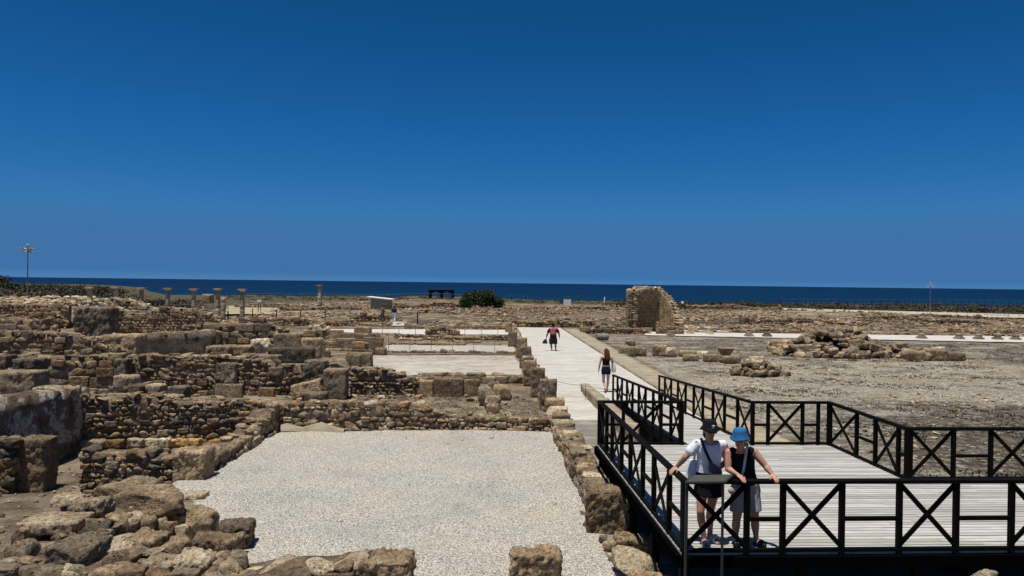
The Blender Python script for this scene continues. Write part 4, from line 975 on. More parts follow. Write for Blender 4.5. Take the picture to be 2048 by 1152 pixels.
# ------------------------------------------------------------------ columns
def column(label, px, y, ytop, r, ornate=False, broken=False, group=None, mat=S_PALE, ybase=None):
    g = gz(J(px, 600, y).x, y) if ybase is None else ZT(px, ybase, y)
    x = J(px, ytop, y).x; zt = ZT(px, ytop, y); h = zt - g
    root = thing('stone_column', label, 'column', (x, y, g), group)
    m = MB(); m.lathe((x, y, g), [(r * 1.45, 0), (r * 1.45, 0.1), (r * 1.25, 0.16), (r * 1.32, 0.22), (r * 1.1, 0.3)], 18); m.build('base', mat, root)
    hc = 0.0 if broken else (0.5 if ornate else 0.34); hs = h - hc - 0.3
    pr = []
    for i in range(9):
        t = i / 8; z = 0.3 + hs * t; rr_ = r * (1.04 - 0.14 * t)
        pr.append((rr_, z))
        if i in (3, 6): pr += [(rr_ * 0.955, z + 0.02), (rr_ * 0.955, z + 0.05), (rr_, z + 0.07)]
    m = MB(); m.lathe((x, y, g), pr, 18)
    for v in m.v: v += Vector((1, 1, 0)) * 0.03 * noise.noise(v * 2.1)
    m.build('shaft', mat, root, True)
    if not broken:
        m = MB()
        if ornate:
            m.lathe((x, y, g + h - hc), [(r * .95, 0), (r * 1.1, 0.1), (r * 1.0, 0.16), (r * 1.35, 0.34), (r * 1.3, 0.38)], 16); m.box((x - 0.04, y, g + h - 0.06), (r * 2.9, r * 2.5, 0.12), 0.1); m.box((x - r * 1.35, y - 0.1, g + h - 0.17), (r * .8, r * .8, 0.14), 0.3)
        else:
            m.lathe((x, y, g + h - hc), [(r * .93, 0), (r * 1.02, 0.05), (r * 0.98, 0.09), (r * 1.45, 0.2)], 16); m.box((x, y, g + h - 0.075), (r * 3.1, r * 3.1, 0.15), 0.03)
        m.build('capital', S_TAN if ornate else mat, root)
ORD = ['first', 'second', 'third', 'fourth', 'fifth', 'sixth', 'seventh']
for i, (px, yt) in enumerate(((180, 574), (232, 574), (283, 575), (336, 576), (388, 577.5), (436, 577), (485, 578))):
    column('stone column with flat capital, %s from the left in the colonnade' % ORD[i], px, 80 - 0.4 * i, yt, 0.25, group='columns of the colonnade')
column('broken column shaft without a capital beside the colonnade', 447, 76, 594, 0.22, broken=True)
column('tall single column with a carved capital against the sea', 640, 100, 569.5, 0.3, ornate=True, mat=S_PALE)
column('standing column stub on the white strip, taller of the pair', 1381, 66.5, 650, 0.25, broken=True, ybase=669)
column('standing column stub on the white strip, shorter of the pair', 1420, 66.3, 656, 0.24, broken=True, ybase=669.5)
for i, px in enumerate((1341, 1498, 1534, 1843, 1918, 1957, 1995, 2031)):
    p = G(px, 670 + (px - 1341) * 0.0125 + 1.2); m = MB()
    root = thing('stone_pedestal', ('moulded column base on the white strip nearest the ruined tower', 'column base on the white strip left of the big heap, left one', 'column base on the white strip left of the big heap, right one', 'first column base right of the big heap on the white strip', 'second column base right of the big heap on the white strip', 'third column base right of the big heap on the white strip', 'fourth column base right of the big heap on the white strip', 'fifth column base right of the heap, by the picture edge')[i], 'column base', (p.x, p.y, 0.03), 'column bases on the white strip')
    m.box((p.x, p.y, 0.1), (0.66, 0.66, 0.16), 0.03); m.build('plinth', S_GREY, root, bevel=0.012)
    m = MB(); m.lathe((p.x, p.y, 0.18), [(0.31, 0), (0.32, 0.06), (0.26, 0.1), (0.25, 0.17), (0.28, 0.2), (0.24, 0.24)], 18); m.build('moulding', S_GREY, root, True)

# ------------------------------------------------------------------ hut, pergola, boards
p0, p1 = G(741, 626, 0.5), G(778, 621, 0.5); y = 102.0
a, b = J(741, 620, y), J(779, 620, y); z0 = gz(a.x, y) - 0.1
hut = thing('hut', 'small cream hut with a sloping white roof', 'hut', (a.x, y, z0))
zl, zr = ZT(741, 596, y), ZT(779, 600, y); dp = 2.4
m = MB(); m.hexa([(a.x, y, z0), (b.x, y + .3, z0), (b.x, y + dp, z0), (a.x, y + dp, z0), (a.x, y, zl), (b.x, y + .3, zr), (b.x, y + dp, zr), (a.x, y + dp, zl)]); m.build('wall', M_HUT, hut)
m = MB(); o_ = 0.28
m.hexa([(a.x - 0.5, y - o_, zl + .07), (b.x + o_, y + .3 - o_, zr), (b.x + o_, y + dp + o_, zr), (a.x - .5, y + dp + o_, zl + .07), (a.x - .5, y - o_, zl + .2), (b.x + o_, y + .3 - o_, zr + .12), (b.x + o_, y + dp + o_, zr + .12), (a.x - .5, y + dp + o_, zl + .2)]); m.build('roof', M_ROOF, hut)
q = J(769, 620, 99); m = MB(); m.lathe((q.x, 99, gz(q.x, 99)), [(0.34, 0), (0.3, 0.1), (0.3, 0.65), (0.38, 0.78)], 14)
tag(m.build('column_drum', S_TAN), 'upright column drum in front of the cream hut', 'column drum')

y = 172.0; a, b = J(859, 600, y), J(904, 600, y); z0 = gz(a.x, y); zt = ZT(880, 580.5, y)
pg = thing('pergola', 'dark timber pergola with arched braces overlooking the sea', 'pergola', (a.x, y, z0))
for yy in (y, y + 3.2):
    for k in range(3):
        x = a.x + (b.x - a.x) * k / 2; m = MB(); m.box((x, yy, (z0 + zt) / 2), (0.32, 0.32, zt - z0)); m.build('post', M_BROWN, pg)
    for k in range(2):
        xa, xb = a.x + (b.x - a.x) * k / 2, a.x + (b.x - a.x) * (k + 1) / 2
        for s, x in ((1, xa), (-1, xb)):
            m = MB(); m.bar((x + s * .1, yy, zt - 0.95), (x + s * .45, yy, zt - 0.45), 0.16, 0.22); m.bar((x + s * .42, yy, zt - 0.48), (x + s * 1.05, yy, zt - 0.2), 0.16, 0.2); m.build('brace', M_BROWN, pg)
    m = MB(); m.box(((a.x + b.x) / 2, yy, zt - 0.12), (b.x - a.x + 0.5, 0.2, 0.3)); m.build('beam', M_BROWN, pg)
m = MB(); m.box(((a.x + b.x) / 2, y + 1.6, zt + 0.1), (b.x - a.x + 0.8, 4.0, 0.14)); m.build('roof', M_BROWN, pg)

def board(label, px0, px1, ytop, ybs, y, mat, tilt=0.0):
    a, b = J(px0, ybs, y), J(px1, ybs, y); g = gz((a.x + b.x) / 2, y); zt = ZT(px0, ytop, y); zb = ZT(px0, ybs, y)
    root = thing('sign_board', label, 'sign', ((a.x + b.x) / 2, y, g))
    m = MB(); m.box(((a.x + b.x) / 2, y, (zt + zb) / 2), (b.x - a.x, 0.05, zt - zb)); m.build('panel', mat, root)
    for x in (a.x + .12, b.x - .12):
        m = MB(); m.box((x, y + 0.07, (g + zb) / 2 + .1), (0.07, 0.07, zb - g + .2)); m.build('leg', M_STEEL, root)
board('white information board standing before the sea', 1127, 1142, 598.5, 611, 140, M_SIGNW)
board('dark teal board beside the white information board', 1118.5, 1126.5, 598, 607, 141, M_TEAL)
board('small white plate among the colonnade ruins', 514, 523, 599.5, 604, 92, M_SIGNW)
board('small white plate left of the strolling visitors', 701, 713, 621.5, 625.5, 86, M_SIGNW)
board('low dark information panel beside the white strip', 744, 757, 670, 678, 53, M_STEEL)

# ------------------------------------------------------------------ flood light masts
def mast(label, px, ytop, ybs, y, s):
    g = ZT(px, ybs, y); x = J(px, ybs, y).x; zt = ZT(px, ytop, y); h = zt - g
    root = thing('light_mast', label, 'lamp mast', (x, y, g))
    m = MB(); m.tube((x, y, g - .3), (x, y, zt - 0.25 * s), 0.1 * s, 0.06 * s, 10); m.build('pole', M_GALV, root)
    m = MB(); m.tube((x, y, zt - 1.15 * s), (x, y, zt - 0.75 * s), 0.22 * s, 0.22 * s, 10); m.build('collar', M_GALV, root)
    for k in range(8):
        an = 2 * math.pi * k / 8 + 0.25; d = Vector((math.cos(an), math.sin(an), 0)); upw = 0.35 if k % 2 else -0.22
        c = Vector((x, y, zt - 0.95 * s)) + d * 0.62 * s + Vector((0, 0, upw * 0.5 * s))
        m = MB(); m.bar(Vector((x, y, zt - 0.95 * s)) + d * .2 * s, c, 0.06 * s, 0.06 * s); arm = m.build('arm', M_GALV, root)
        m = MB(); m.bar(c - d * 0.1 * s, c + d * 0.42 * s + Vector((0, 0, upw * 0.5 * s)), 0.34 * s, 0.12 * s); m.build('floodlight', M_LAMPW, arm)
    m = MB(); m.lathe((x, y, zt - 0.32 * s), [(0.05 * s, 0), (0.2 * s, 0.06 * s), (0.26 * s, 0.2 * s), (0.2 * s, 0.32 * s)], 12); m.build('top_lamp', M_LAMPW, root)
mast('tall flood light mast on the bank at the left', 55, 488, 592, 86.0, 0.8)
mast('slender flood light mast on the field at the right', 1860, 565, 632, 118.0, 0.62)

# ------------------------------------------------------------------ fences
def fence(name, label, A, B, n, h, r, mat, wires=(0.95,), wr=0.012, ground=True, sag=0.03, cat='fence', box=None):
    A, B = Vector(A[:2]), Vector(B[:2]); zs = []
    root = thing(name, label, cat, (A.x, A.y, gz(A.x, A.y)))
    P = []
    for k in range(n):
        p = A.lerp(B, k / (n - 1)); z = gz(p.x, p.y) if ground else 0.0; P.append(Vector((p.x, p.y, z)))
        m = MB(); m.tube((p.x, p.y, z - 0.1), (p.x, p.y, z + h), r, r, 6); m.build('post', mat, root)
    for wf in wires:
        m = MB()
        for a, b in zip(P, P[1:]):
            mid = (a + b) / 2; mid.z -= sag
            up = Vector((0, 0, h * wf)); m.tube(a + up, mid + up, wr, wr, 4); m.tube(mid + up, b + up, wr, wr, 4)
        m.build('rope', M_WIRE, root)
fence('post_fence', 'line of dark fence posts along the shore at the right', J(1560, 610, 188), J(2080, 610, 196), 33, 2.0, 0.055, M_POST, (0.5, 0.95), 0.012)
fence('rope_fence', 'thin rope fence crossing the field below the right lamp mast', J(1700, 630, 106), J(2080, 630, 100), 20, 1.0, 0.02, M_WIRE, (0.95,), 0.012)
fence('rope_barrier', 'thin rope barrier along the front of the fenced mosaic room', (-7.7, 46.4), (0.3, 46.6), 7, 1.1, 0.016, M_WIRE, (0.97, 0.55), 0.006, False)
fence('rope_barrier', 'thin rope barrier along the back of the fenced mosaic room', (-9.6, 55.0), (0.2, 55.3), 9, 1.1, 0.018, M_WIRE, (0.97,), 0.007, False)
fence('rope_barrier', 'rope barrier across the straw floor behind the colonnade', J(330, 600, 98), J(720, 600, 106), 14, 1.1, 0.025, M_WIRE, (0.97, 0.5), 0.014)
fence('rope_barrier', 'rope barrier on dark posts left of the visitors', J(505, 630, 82), J(700, 630, 80), 5, 1.15, 0.05, M_POST, (0.9,), 0.01)
fence('rope_barrier', 'long rope barrier along the shore behind the hut', J(480, 600, 175), J(930, 600, 168), 18, 1.3, 0.03, M_WIRE, (0.95,), 0.016)
fence('rope_barrier', 'single rope strung low across the worn pavement', (1.75, 29.3), (3.95, 26.9), 3, 0.55, 0.012, M_WIRE, (0.96,), 0.008, False)
for lb, px, y, h in (('dark post standing right of the visitors', 835, 74, 1.3), ('dark post beside the rope barrier near the colonnade', 456, 78, 1.1)):
    q = J(px, 640, y); m = MB(); m.box((q.x, y, gz(q.x, y) + h / 2 - .05), (0.12, 0.12, h + .1)); tag(m.build('post', M_POST, bevel=0.01), lb, 'post')

# ------------------------------------------------------------------ plants
def leaves(n, pts, size, flat=0.0):
    V, Fq = [], []
    for i in range(n):
        c = pts(); a = Vector((R(-1, 1), R(-1, 1), R(-1, 1))).normalized(); b = a.cross(Vector((R(-1, 1), R(-1, 1), R(-1, 1)))).normalized(); s = size * R(.6, 1.4)
        k = len(V); V += [c - a * s, c + b * s * .5, c + a * s, c - b * s * .5]; Fq.append((k, k + 1, k + 2, k + 3))
    return V, Fq
def bush(name, label, px, y, wd, h, n, size, mat=M_LEAF, z=None, cat='bush', seed=1):
    x = J(px, 600, y).x; g = gz(x, y) if z is None else z
    root = thing(name, label, cat, (x, y, g))
    random.seed(seed); lob = []
    for _ in range(22):
        q = R(-.42, .42); zz = (1 - (q / .5) ** 2) * h
        lob.append((Vector((q * wd, R(-.3, .3) * wd, zz * R(.25, .72))), R(.09, .2) * wd, R(.16, .3) * h))
    lob.append((Vector((0, 0, h * .36)), wd * .38, h * .42))
    def pt():
        c, r1, r2 = random.choice(lob); d = Vector((R(-1, 1), R(-1, 1), R(-1, 1))).normalized(); q = R(.55, 1.03)
        p = c + Vector((d.x * r1, d.y * r1, d.z * r2)) * q; p.z = max(0.02, p.z); return p
    V, Fq = leaves(n, pt, size)
    o = place('crown', quad_mesh('crown', V, Fq, mat), root, (x, y, g)); o['kind'] = 'stuff'
    m = MB()
    for k in range(5):
        an = k * 1.3; m.tube((x + .1 * math.cos(an), y + .1 * math.sin(an), g - .1), (x + wd * .2 * math.cos(an), y + wd * .2 * math.sin(an), g + h * .6), 0.09, 0.03, 6)
    m.build('trunk', M_BARK, root)
bush('evergreen_bush', 'big round dark evergreen bush in front of the sea', 963, 119, 7.1, 3.9, 11000, 0.15, seed=3)
bush('evergreen_bush', 'dark bush at the far left edge of the picture', -14, 118, 7.5, 2.6, 5000, 0.16, seed=5)
bush('evergreen_bush', 'small dark bush beside the lamp mast field at the right', 1955, 132, 3.6, 1.3, 1800, 0.14, seed=6)
bush('evergreen_bush', 'low dark bush on the shore right of the tower', 1500, 178, 5.5, 0.8, 1400, 0.16, seed=8)
bush('evergreen_bush', 'dark rounded bush behind the colonnade', 322, 112, 8.0, 1.3, 3600, 0.16, M_SCRUB, seed=9)
bush('evergreen_bush', 'low dark bush at the left on the far bank', 160, 128, 6.0, 1.0, 2200, 0.16, M_SCRUB, seed=10)
random.seed(21)
for lb, px, yt, y in (('young palm on the shore right of the round bush, left one', 1023, 589, 196), ('young palm on the shore right of the round bush, right one', 1052, 590, 200), ('young palm above the white information board', 1135, 590, 190), ('slim young palm right of the white information board', 1158, 589, 192), ('young palm on the shore left of the pergola', 775, 587, 185), ('young palm seen left of the pergola posts', 841, 591, 190)):
    x = J(px, 600, y).x; g = gz(x, y); zt = ZT(px, yt, y)
    root = thing('young_palm', lb, 'palm', (x, y, g), 'young palms along the shore')
    m = MB(); m.tube((x, y, g - .1), (x, y, zt - .3), 0.07, 0.06, 6); m.build('trunk', M_BARK, root)
    V, Fq = [], []
    for k in range(16):
        an = R(0, 6.28); d = Vector((math.cos(an), math.sin(an), 0)); s = Vector((-d.y, d.x, 0)) * .1; L = R(.6, 1.0); rise = R(.0, .55); p = Vector((0, 0, 0))
        for q in range(4):
            t0, t1 = q / 4, (q + 1) / 4
            f = lambda t: d * L * t + Vector((0, 0, rise * t * 1.6 - 1.0 * t * t * L))
            b0 = len(V); w0, w1 = 1 - t0 * .7, 1 - t1 * .7; V += [f(t0) - s * w0, f(t0) + s * w0, f(t1) + s * w1, f(t1) - s * w1]; Fq.append((b0, b0 + 1, b0 + 2, b0 + 3))
    place('crown', quad_mesh('crown', V, Fq, M_LEAF), root, (x, y, zt - .3))
def scrub(name, label, n, xr, yr, size, mat, per, spread, cond=None, cat='scrub', tall=0.7):
    V, Fq = [], []
    for i in range(n):
        y = R(*yr); x = xr(y) if callable(xr) else R(*xr)
        if cond and not cond(x, y): continue
        g = gz(x, y); w_ = spread * R(.5, 1.5); h = w_ * tall * R(.5, 1.2)
        def pt():
            an = R(0, 6.28); q = math.sqrt(R(0, 1)); return Vector((x + math.cos(an) * q * w_, y + math.sin(an) * q * w_, g + h * (1 - q * q) * R(.1, 1)))
        v, f = leaves(per, pt, size); b = len(V); V += v; Fq += [tuple(b + k for k in q) for q in f]
    return tag(place(name, quad_mesh(name, V, Fq, mat)), label, cat, kind='stuff')
scrub('shore_scrub', 'dark dry scrub covering the shore at the right', 1100, lambda y: R(.14, .8) * y, (128, 214), 0.2, M_SCRUB, 26, 1.5)
scrub('shore_scrub', 'dark scrub along the shore in the middle distance', 260, lambda y: R(-.4, .14) * y, (160, 214), 0.18, M_SCRUB, 20, 1.2, tall=.4)
scrub('bank_scrub', 'dark scrub along the skyline of the left bank', 800, lambda y: R(-.85, -.42) * y, (86, 150), 0.17, M_SCRUB, 26, 1.1)
scrub('field_weeds', 'dark dry weeds in patches over the gravel field', 3600, lambda y: R(.26, .8) * y, (17, 60), 0.04, M_SCRUB, 12, 0.24, lambda x, y: x > kerb_x(y) + 1.6 and noise.noise((x * .22, y * .5, 2)) > .1, 'weeds', .3)
scrub('room_weeds', 'dry straw weeds on the earth floor behind the court wall', 260, (-6.5, 0.9), (22.8, 27), 0.028, M_WEED, 14, 0.12, None, 'weeds', .7)
scrub('court_weeds', 'tiny weed tufts dotted over the white gravel court', 110, (-6, 1.2), (10.5, 21.4), 0.028, M_SCRUB, 9, 0.06, None, 'weeds', .9)

# ------------------------------------------------------------------ timber boardwalk
DZ = 0.95; DA = 0.055
DO = Vector((2.26, 9.49)); E1 = Vector((math.cos(DA), math.sin(DA))); E2 = Vector((-math.sin(DA), math.cos(DA)))
def DP(u, v, z=DZ): p = DO + E1 * u + E2 * v; return Vector((p.x, p.y, z))
V1, V2, U1, U2, U3, U4 = 3.48, 6.37, 1.76, 3.29, 5.05, 10.6
deck = thing('boardwalk_deck', 'weathered grey timber viewing deck with black edges', 'deck', tuple(DP(0, 0, 0)))
BW = 0.118; v = 0.0; row = 0
while v < V2 - BW * .5:
    ue = U4 if v < V1 else U3; u = -0.04; first = True
    while u < ue:
        ln = R(1.6, 3.4) if not first else R(.7, 3.0); first = False; e = min(ue, u + ln)
        if ue - e < 0.5: e = ue
        m = MB(); c = (DP(u, v) + DP(e, v + BW)) / 2
        m.box((0, 0, 0), (e - u - 0.004, BW - 0.019, 0.03)); me = quad_mesh('deck_board', m.v, m.f, M_DECK)
        place('deck_board', me, deck, (c.x, c.y, DZ - 0.015 + R(-.0025, .0025)), (R(-.006, .006), 0, DA + R(-.0008, .0008)))
        u = e
    v += BW; row += 1
m = MB(); m.hexa([DP(0, 0, DZ - .045), DP(U4 - .02, 0, DZ - .045), DP(U4 - .02, V1 - .02, DZ - .045), DP(0, V1 - .02, DZ - .045), DP(0, 0, DZ - .036), DP(U4 - .02, 0, DZ - .036), DP(U4 - .02, V1 - .02, DZ - .036), DP(0, V1 - .02, DZ - .036)]); m.build('light_stop_sheet', M_POST, deck)  # added black sheet: stops sun leaking through board gaps, keeps gap lines black
m = MB(); m.hexa([DP(0, V1 - .02, DZ - .045), DP(U3 - .02, V1 - .02, DZ - .045), DP(U3 - .02, V2 - .02, DZ - .045), DP(0, V2 - .02, DZ - .045), DP(0, V1 - .02, DZ - .036), DP(U3 - .02, V1 - .02, DZ - .036), DP(U3 - .02, V2 - .02, DZ - .036), DP(0, V2 - .02, DZ - .036)]); m.build('light_stop_sheet', M_POST, deck)  # same added light stop under the back part of the deck
def skirt(name, a, b, zt, zb, mat=M_RAIL, th=0.05):
    m = MB(); mat = M_FASCIA; m.hexa([Vector((a.x, a.y, zb)), Vector((b.x, b.y, zb)), Vector((b.x, b.y, zb)) + N_ * th, Vector((a.x, a.y, zb)) + N_ * th, Vector((a.x, a.y, zt)), Vector((b.x, b.y, zt)), Vector((b.x, b.y, zt)) + N_ * th, Vector((a.x, a.y, zt)) + N_ * th]); return m.build(name, mat, deck)
E13, E23 = Vector((E1.x, E1.y, 0)), Vector((E2.x, E2.y, 0))
N_ = -E23
skirt('fascia_beam', DP(-.06, -0.012), DP(U4, -0.012), DZ - 0.035, DZ - 0.17)
N_ = -E13
skirt('fascia_beam', DP(-.055, 0.0), DP(-.055, V2), DZ - 0.03, DZ - 0.19)
N_ = E23
skirt('fascia_beam', DP(-.06, V2 + .002), DP(U1, V2 + .002), DZ - 0.03, DZ - 0.25); skirt('fascia_beam', DP(U2, V2 + .002), DP(U3, V2 + .002), DZ - 0.03, DZ - 0.25); skirt('fascia_beam', DP(U3, V1 + .002), DP(U4, V1 + .002), DZ - 0.03, DZ - 0.25)
for zt, zb in ((0.66, 0.42), (0.38, 0.1)): skirt('skirt_board', DP(0, V2 - .05), DP(U3, V2 - .05), zt, zb)
N_ = E13; skirt('fascia_beam', DP(U3 + .002, V1), DP(U3 + .002, V2), DZ - 0.03, DZ - 0.25)
for u in (0.1, 1.7, 3.3, 4.9, 6.6, 8.3):
    for v in (0.35, 1.9, 3.4, 4.9, 6.2):
        if u > U3 and v > V1: continue
        p = DP(u, v); m = MB(); m.box((p.x, p.y, (DZ - .03) / 2 - .05), (0.12, 0.12, DZ - .0), DA); m.build('support_post', M_RAIL, deck)
for v in (0.2, 1.5, 2.9, 4.4, 5.9):
    a, b = DP(0.06, v, DZ - .12), DP(U4 - .1 if v < V1 else U3 - .06, v, DZ - .12); m = MB(); m.bar(a, b, 0.06, 0.16); m.build('joist', M_RAIL, deck)
# ramp
RA0, RA1 = Vector((3.73, 15.86, DZ)), Vector((3.77, 27.0, 0.14)); RB0, RB1 = Vector((5.21, 15.94, DZ)), Vector((5.39, 27.0, 0.14))
ramp = thing('boardwalk_ramp', 'long timber ramp sloping from the deck down to the path', 'ramp', (4.5, 21.5, 0))
NB = 92; sl = math.atan2(RA1.z - RA0.z, RA1.y - RA0.y)
for k in range(NB):
    t = (k + .5) / NB; a, b = RA0.lerp(RA1, t), RB0.lerp(RB1, t); c = (a + b) / 2; m = MB()
    m.box((0, 0, 0), ((b - a).length, (RA1.y - RA0.y) / NB - .012, 0.03)); place('ramp_board', quad_mesh('ramp_board', m.v, m.f, M_DECK), ramp, c + Vector((0, 0, -.015 + R(-.002, .002))), (sl, 0, 0.02 * t + .03 * (1 - t)))
for a, b in ((RA0, RA1), (RB0, RB1)):
    dn = Vector((0, 0, -.13)); m = MB(); m.bar(a + dn, b + dn, 0.07, 0.2); m.build('side_beam', M_RAIL, ramp)
    for t in (0.06, .3, .55, .75):
        p = a.lerp(b, t); m = MB(); m.box((p.x, p.y, (p.z - .1) / 2 - .05), (.1, .1, p.z - .0)); m.build('support_post', M_RAIL, ramp)
m = MB(); a, b = RA0.lerp(RA1, 0.0), RA0.lerp(RA1, .75); m.hexa([Vector((a.x + .03, a.y, 0)), Vector((a.x + .06, a.y, 0)), Vector((b.x + .06, b.y, 0)), Vector((b.x + .03, b.y, 0)), Vector((a.x + .03, a.y, a.z - .24)), Vector((a.x + .06, a.y, a.z - .24)), Vector((b.x + .06, b.y, b.z - .24)), Vector((b.x + .03, b.y, b.z - .24))]); m.build('side_skirt', M_RAIL, ramp)
m = MB(); m.hexa([Vector((3.72, 26.95, -.02)), Vector((5.42, 26.95, -.02)), Vector((5.45, 28.9, -.02)), Vector((3.74, 28.9, -.02)), Vector((3.72, 26.95, .11)), Vector((5.42, 26.95, .11)), Vector((5.45, 28.9, .012)), Vector((3.74, 28.9, .012))])
m.build('concrete_foot', M_WHITE, ramp)

RH = 0.95
def railing(label, A, B, stops, pat, kick=False):
    """stops: positions 0..1 of the posts; pat: X braced, H middle rail, N open"""
    root = thing('railing', label, 'railing', tuple(A)); d = (B - A); dn = d.normalized(); side = Vector((dn.y, -dn.x, 0)).normalized()
    P = [A + d * s for s in stops]
    for p in P:
        m = MB(); m.box((p.x + R(-.004, .004), p.y + R(-.004, .004), p.z + RH / 2 - .09), (0.068, 0.068, RH + .10 - .02), math.atan2(dn.y, dn.x) + R(-.02, .02)); m.build('post', M_RAIL, root, bevel=0.006)
    z1 = Vector((0, 0, RH - .025)); m = MB(); m.bar(A + z1 - dn * .04, B + z1 + dn * .04, 0.095, 0.055); m.build('top_rail', M_RAIL, root, bevel=0.008)
    z2 = Vector((0, 0, .035)); m = MB(); m.bar(A + z2, B + z2, 0.055, 0.05); m.build('bottom_rail', M_RAIL, root, bevel=0.005)
    for a, b, k in zip(P, P[1:], pat):
        if k == 'X':
            for s, (za, zb) in enumerate(((.07, RH - .06), (RH - .06, .07))):
                o_ = side * (.012 if s else -.012); m = MB(); m.bar(a + Vector((0, 0, za)) + o_, b + Vector((0, 0, zb)) + o_, 0.03, 0.062); m.build('brace', M_RAIL, root, bevel=0.004)
        elif k == 'H':
            zz = Vector((0, 0, RH * .46)); m = MB(); m.bar(a + zz, b + zz, 0.045, 0.055); m.build('middle_rail', M_RAIL, root, bevel=0.004)
def st_(l): t = l[-1]; return [x / t for x in l]
up = [0, .81, 1.29, 2.07, 2.84, 3.61, 4.36, 5.13, 5.9, 6.68, 7.45, 8.2, 9.0, 9.8]
railing('black railing along the front of the deck where two visitors lean', DP(0, 0), DP(9.8, 0), st_(up), 'XHXHXHXHXHXHX')
railing('black railing along the left edge of the deck', DP(0, 0.07), DP(0, V2), st_([0, .68, 1.56, 2.27, 3.19, 3.91, 4.83, 5.43, 6.3]), 'HXHXHXHX')
railing('short black railing closing the back left corner of the deck', DP(.07, V2), DP(U1, V2), st_([0, .45, 1.26, 1.69]), 'HXH')
railing('black railing down the left side of the ramp', RA0 + Vector((-.03, .07, 0)), RA1 + Vector((-.03, 0, .01)), [i / 10 for i in range(11)], 'XHXHXHXHXH')
railing('black railing down the right side of the ramp', RB0 + Vector((.03, .07, 0)), RB1 + Vector((.03, 0, .01)), [i / 10 for i in range(11)], 'XHXHXHXHXH')
railing('short black railing at the back of the deck right of the ramp', DP(U2 + .07, V2), DP(U3, V2), st_([0, .34, 1.1, 1.45, 1.69]), 'HXHN')
railing('black railing on the right side step of the deck', DP(U3, V2 - .07), DP(U3, V1), st_([0, 1.1, 1.8, 2.57, 2.82]), 'XHXH')
railing('black railing along the far edge of the deck at the right', DP(U3 + .07, V1), DP(U4 - .3, V1), st_([0, .8, 1.5, 2.33, 3.06, 3.9, 4.6, 5.2]), 'XHXHXHX')

# reading panel in front of the rail
sg = thing('reading_panel', 'grey steel information lectern fixed in front of the deck railing', 'sign', tuple(J(1410, 1120, 9.33)))
pn = [J(1369, 964, 9.27), J(1452, 963, 9.27), J(1467, 949, 9.56), J(1385, 950, 9.56)]
m = MB(); dz = Vector((0, 0, -.025)); m.hexa([p + dz for p in pn] + pn); fr = m.build('panel', M_PANEL, sg, bevel=0.004)
cc = sum(pn, Vector()) / 4; inn = [cc + (p - cc) * .9 + Vector((0, 0, .004)) for p in pn]; m = MB(); m.hexa([p + Vector((0, 0, -.008)) for p in inn] + inn); m.build('panel_sheet', paint_mat('sun_bleached_print', (0.055, 0.057, 0.05), 0.5, 0.3), fr)
for px in (1373, 1446):
    t_ = J(px, 966, 9.31); m = MB(); m.bar((t_.x, t_.y, .55), (t_.x, t_.y, t_.z - .02), .028, .028, (0, 1, 0)); m.build('leg', M_PANEL, sg)

scrub('field_scrub', 'dark dry scrub patches between the rubble beyond the rooms', 1500, lambda y: R(-.45, .8) * y, (74, 132), 0.11, M_SCRUB, 14, 0.8, lambda x, y: noise.noise((x * .05, y * .09, 6)) > .05 and not on_floor(x, y), 'scrub', .22)
# ------------------------------------------------------------------ people
def skin_mat(name, col):
    t = NT(name); p = t.pos()
    c = t.mix(t.ramp(t.noise(p, 14.0, 4.0), [(0.35, 0.0), (0.7, 0.5)]), col, (col[0] * 1.15, col[1] * .9, col[2] * .85))
    t.b.inputs['Specular IOR Level'].default_value = 0.35
    return t.done(c, 0.55)
SK1 = skin_mat('tanned_skin', (0.43, 0.235, 0.155)); SK2 = skin_mat('sunburnt_skin', (0.47, 0.25, 0.17)); SK3 = skin_mat('fair_skin', (0.50, 0.30, 0.21)); SK4 = skin_mat('brown_skin', (0.2, 0.1, 0.065))
def cloth(name, col, sc=30.0, var=.25):
    t = NT(name); p = t.pos()
    c = t.mix(1.0, col, t.ramp(t.noise(p, 8.0, 5.0), [(0.3, 1 - var), (0.7, 1.05)]), 'MULTIPLY')
    t.bump(t.noise(p, sc, 6.0, .6), .35, .02)
    t.b.inputs['Specular IOR Level'].default_value = 0.1
    return t.done(c, 0.95)
C_WHITE = cloth('white_cotton', (0.72, 0.73, 0.76), var=.1); C_BLACK = cloth('black_cotton', (0.010, 0.010, 0.012)); C_BLUE = cloth('blue_hat_cloth', (0.028, 0.135, 0.31)); C_LGREY = cloth('pale_grey_shorts', (0.36, 0.365, 0.36), 14.0, .35)
C_NAVY = cloth('navy_shorts', (0.012, 0.02, 0.045)); C_TOTE = cloth('cream_tote', (0.55, 0.52, 0.45)); C_OLIVE = cloth('grey_sling_bag', (0.14, 0.125, 0.105)); C_PINK = cloth('pink_red_backpack', (0.62, 0.12, 0.17)); C_DGREY = cloth('dark_grey_cloth', (0.035, 0.035, 0.037)); C_MAROON = cloth('maroon_shirt', (0.06, 0.018, 0.024)); C_GREY = cloth('mid_grey_cloth', (0.16, 0.17, 0.18))
H_BROWN = cloth('brown_hair', (0.05, 0.03, 0.018), 60.0); H_RED = cloth('auburn_hair', (0.12, 0.045, 0.018), 60.0, .5); H_DARK = cloth('dark_hair', (0.012, 0.01, 0.009), 60.0); H_GREY = cloth('ash_blond_hair', (0.30, 0.25, 0.19), 60.0)
M_GLASS = paint_mat('black_sunglasses', (0.006, 0.006, 0.007), 0.15, 0.1, 0.6); M_LIP = paint_mat('lips', (0.30, 0.09, 0.075), 0.5); M_SANDAL = paint_mat('white_sandal', (0.62, 0.58, 0.53), 0.6); M_SHOE = paint_mat('dark_sandal', (0.02, 0.017, 0.015), 0.6)

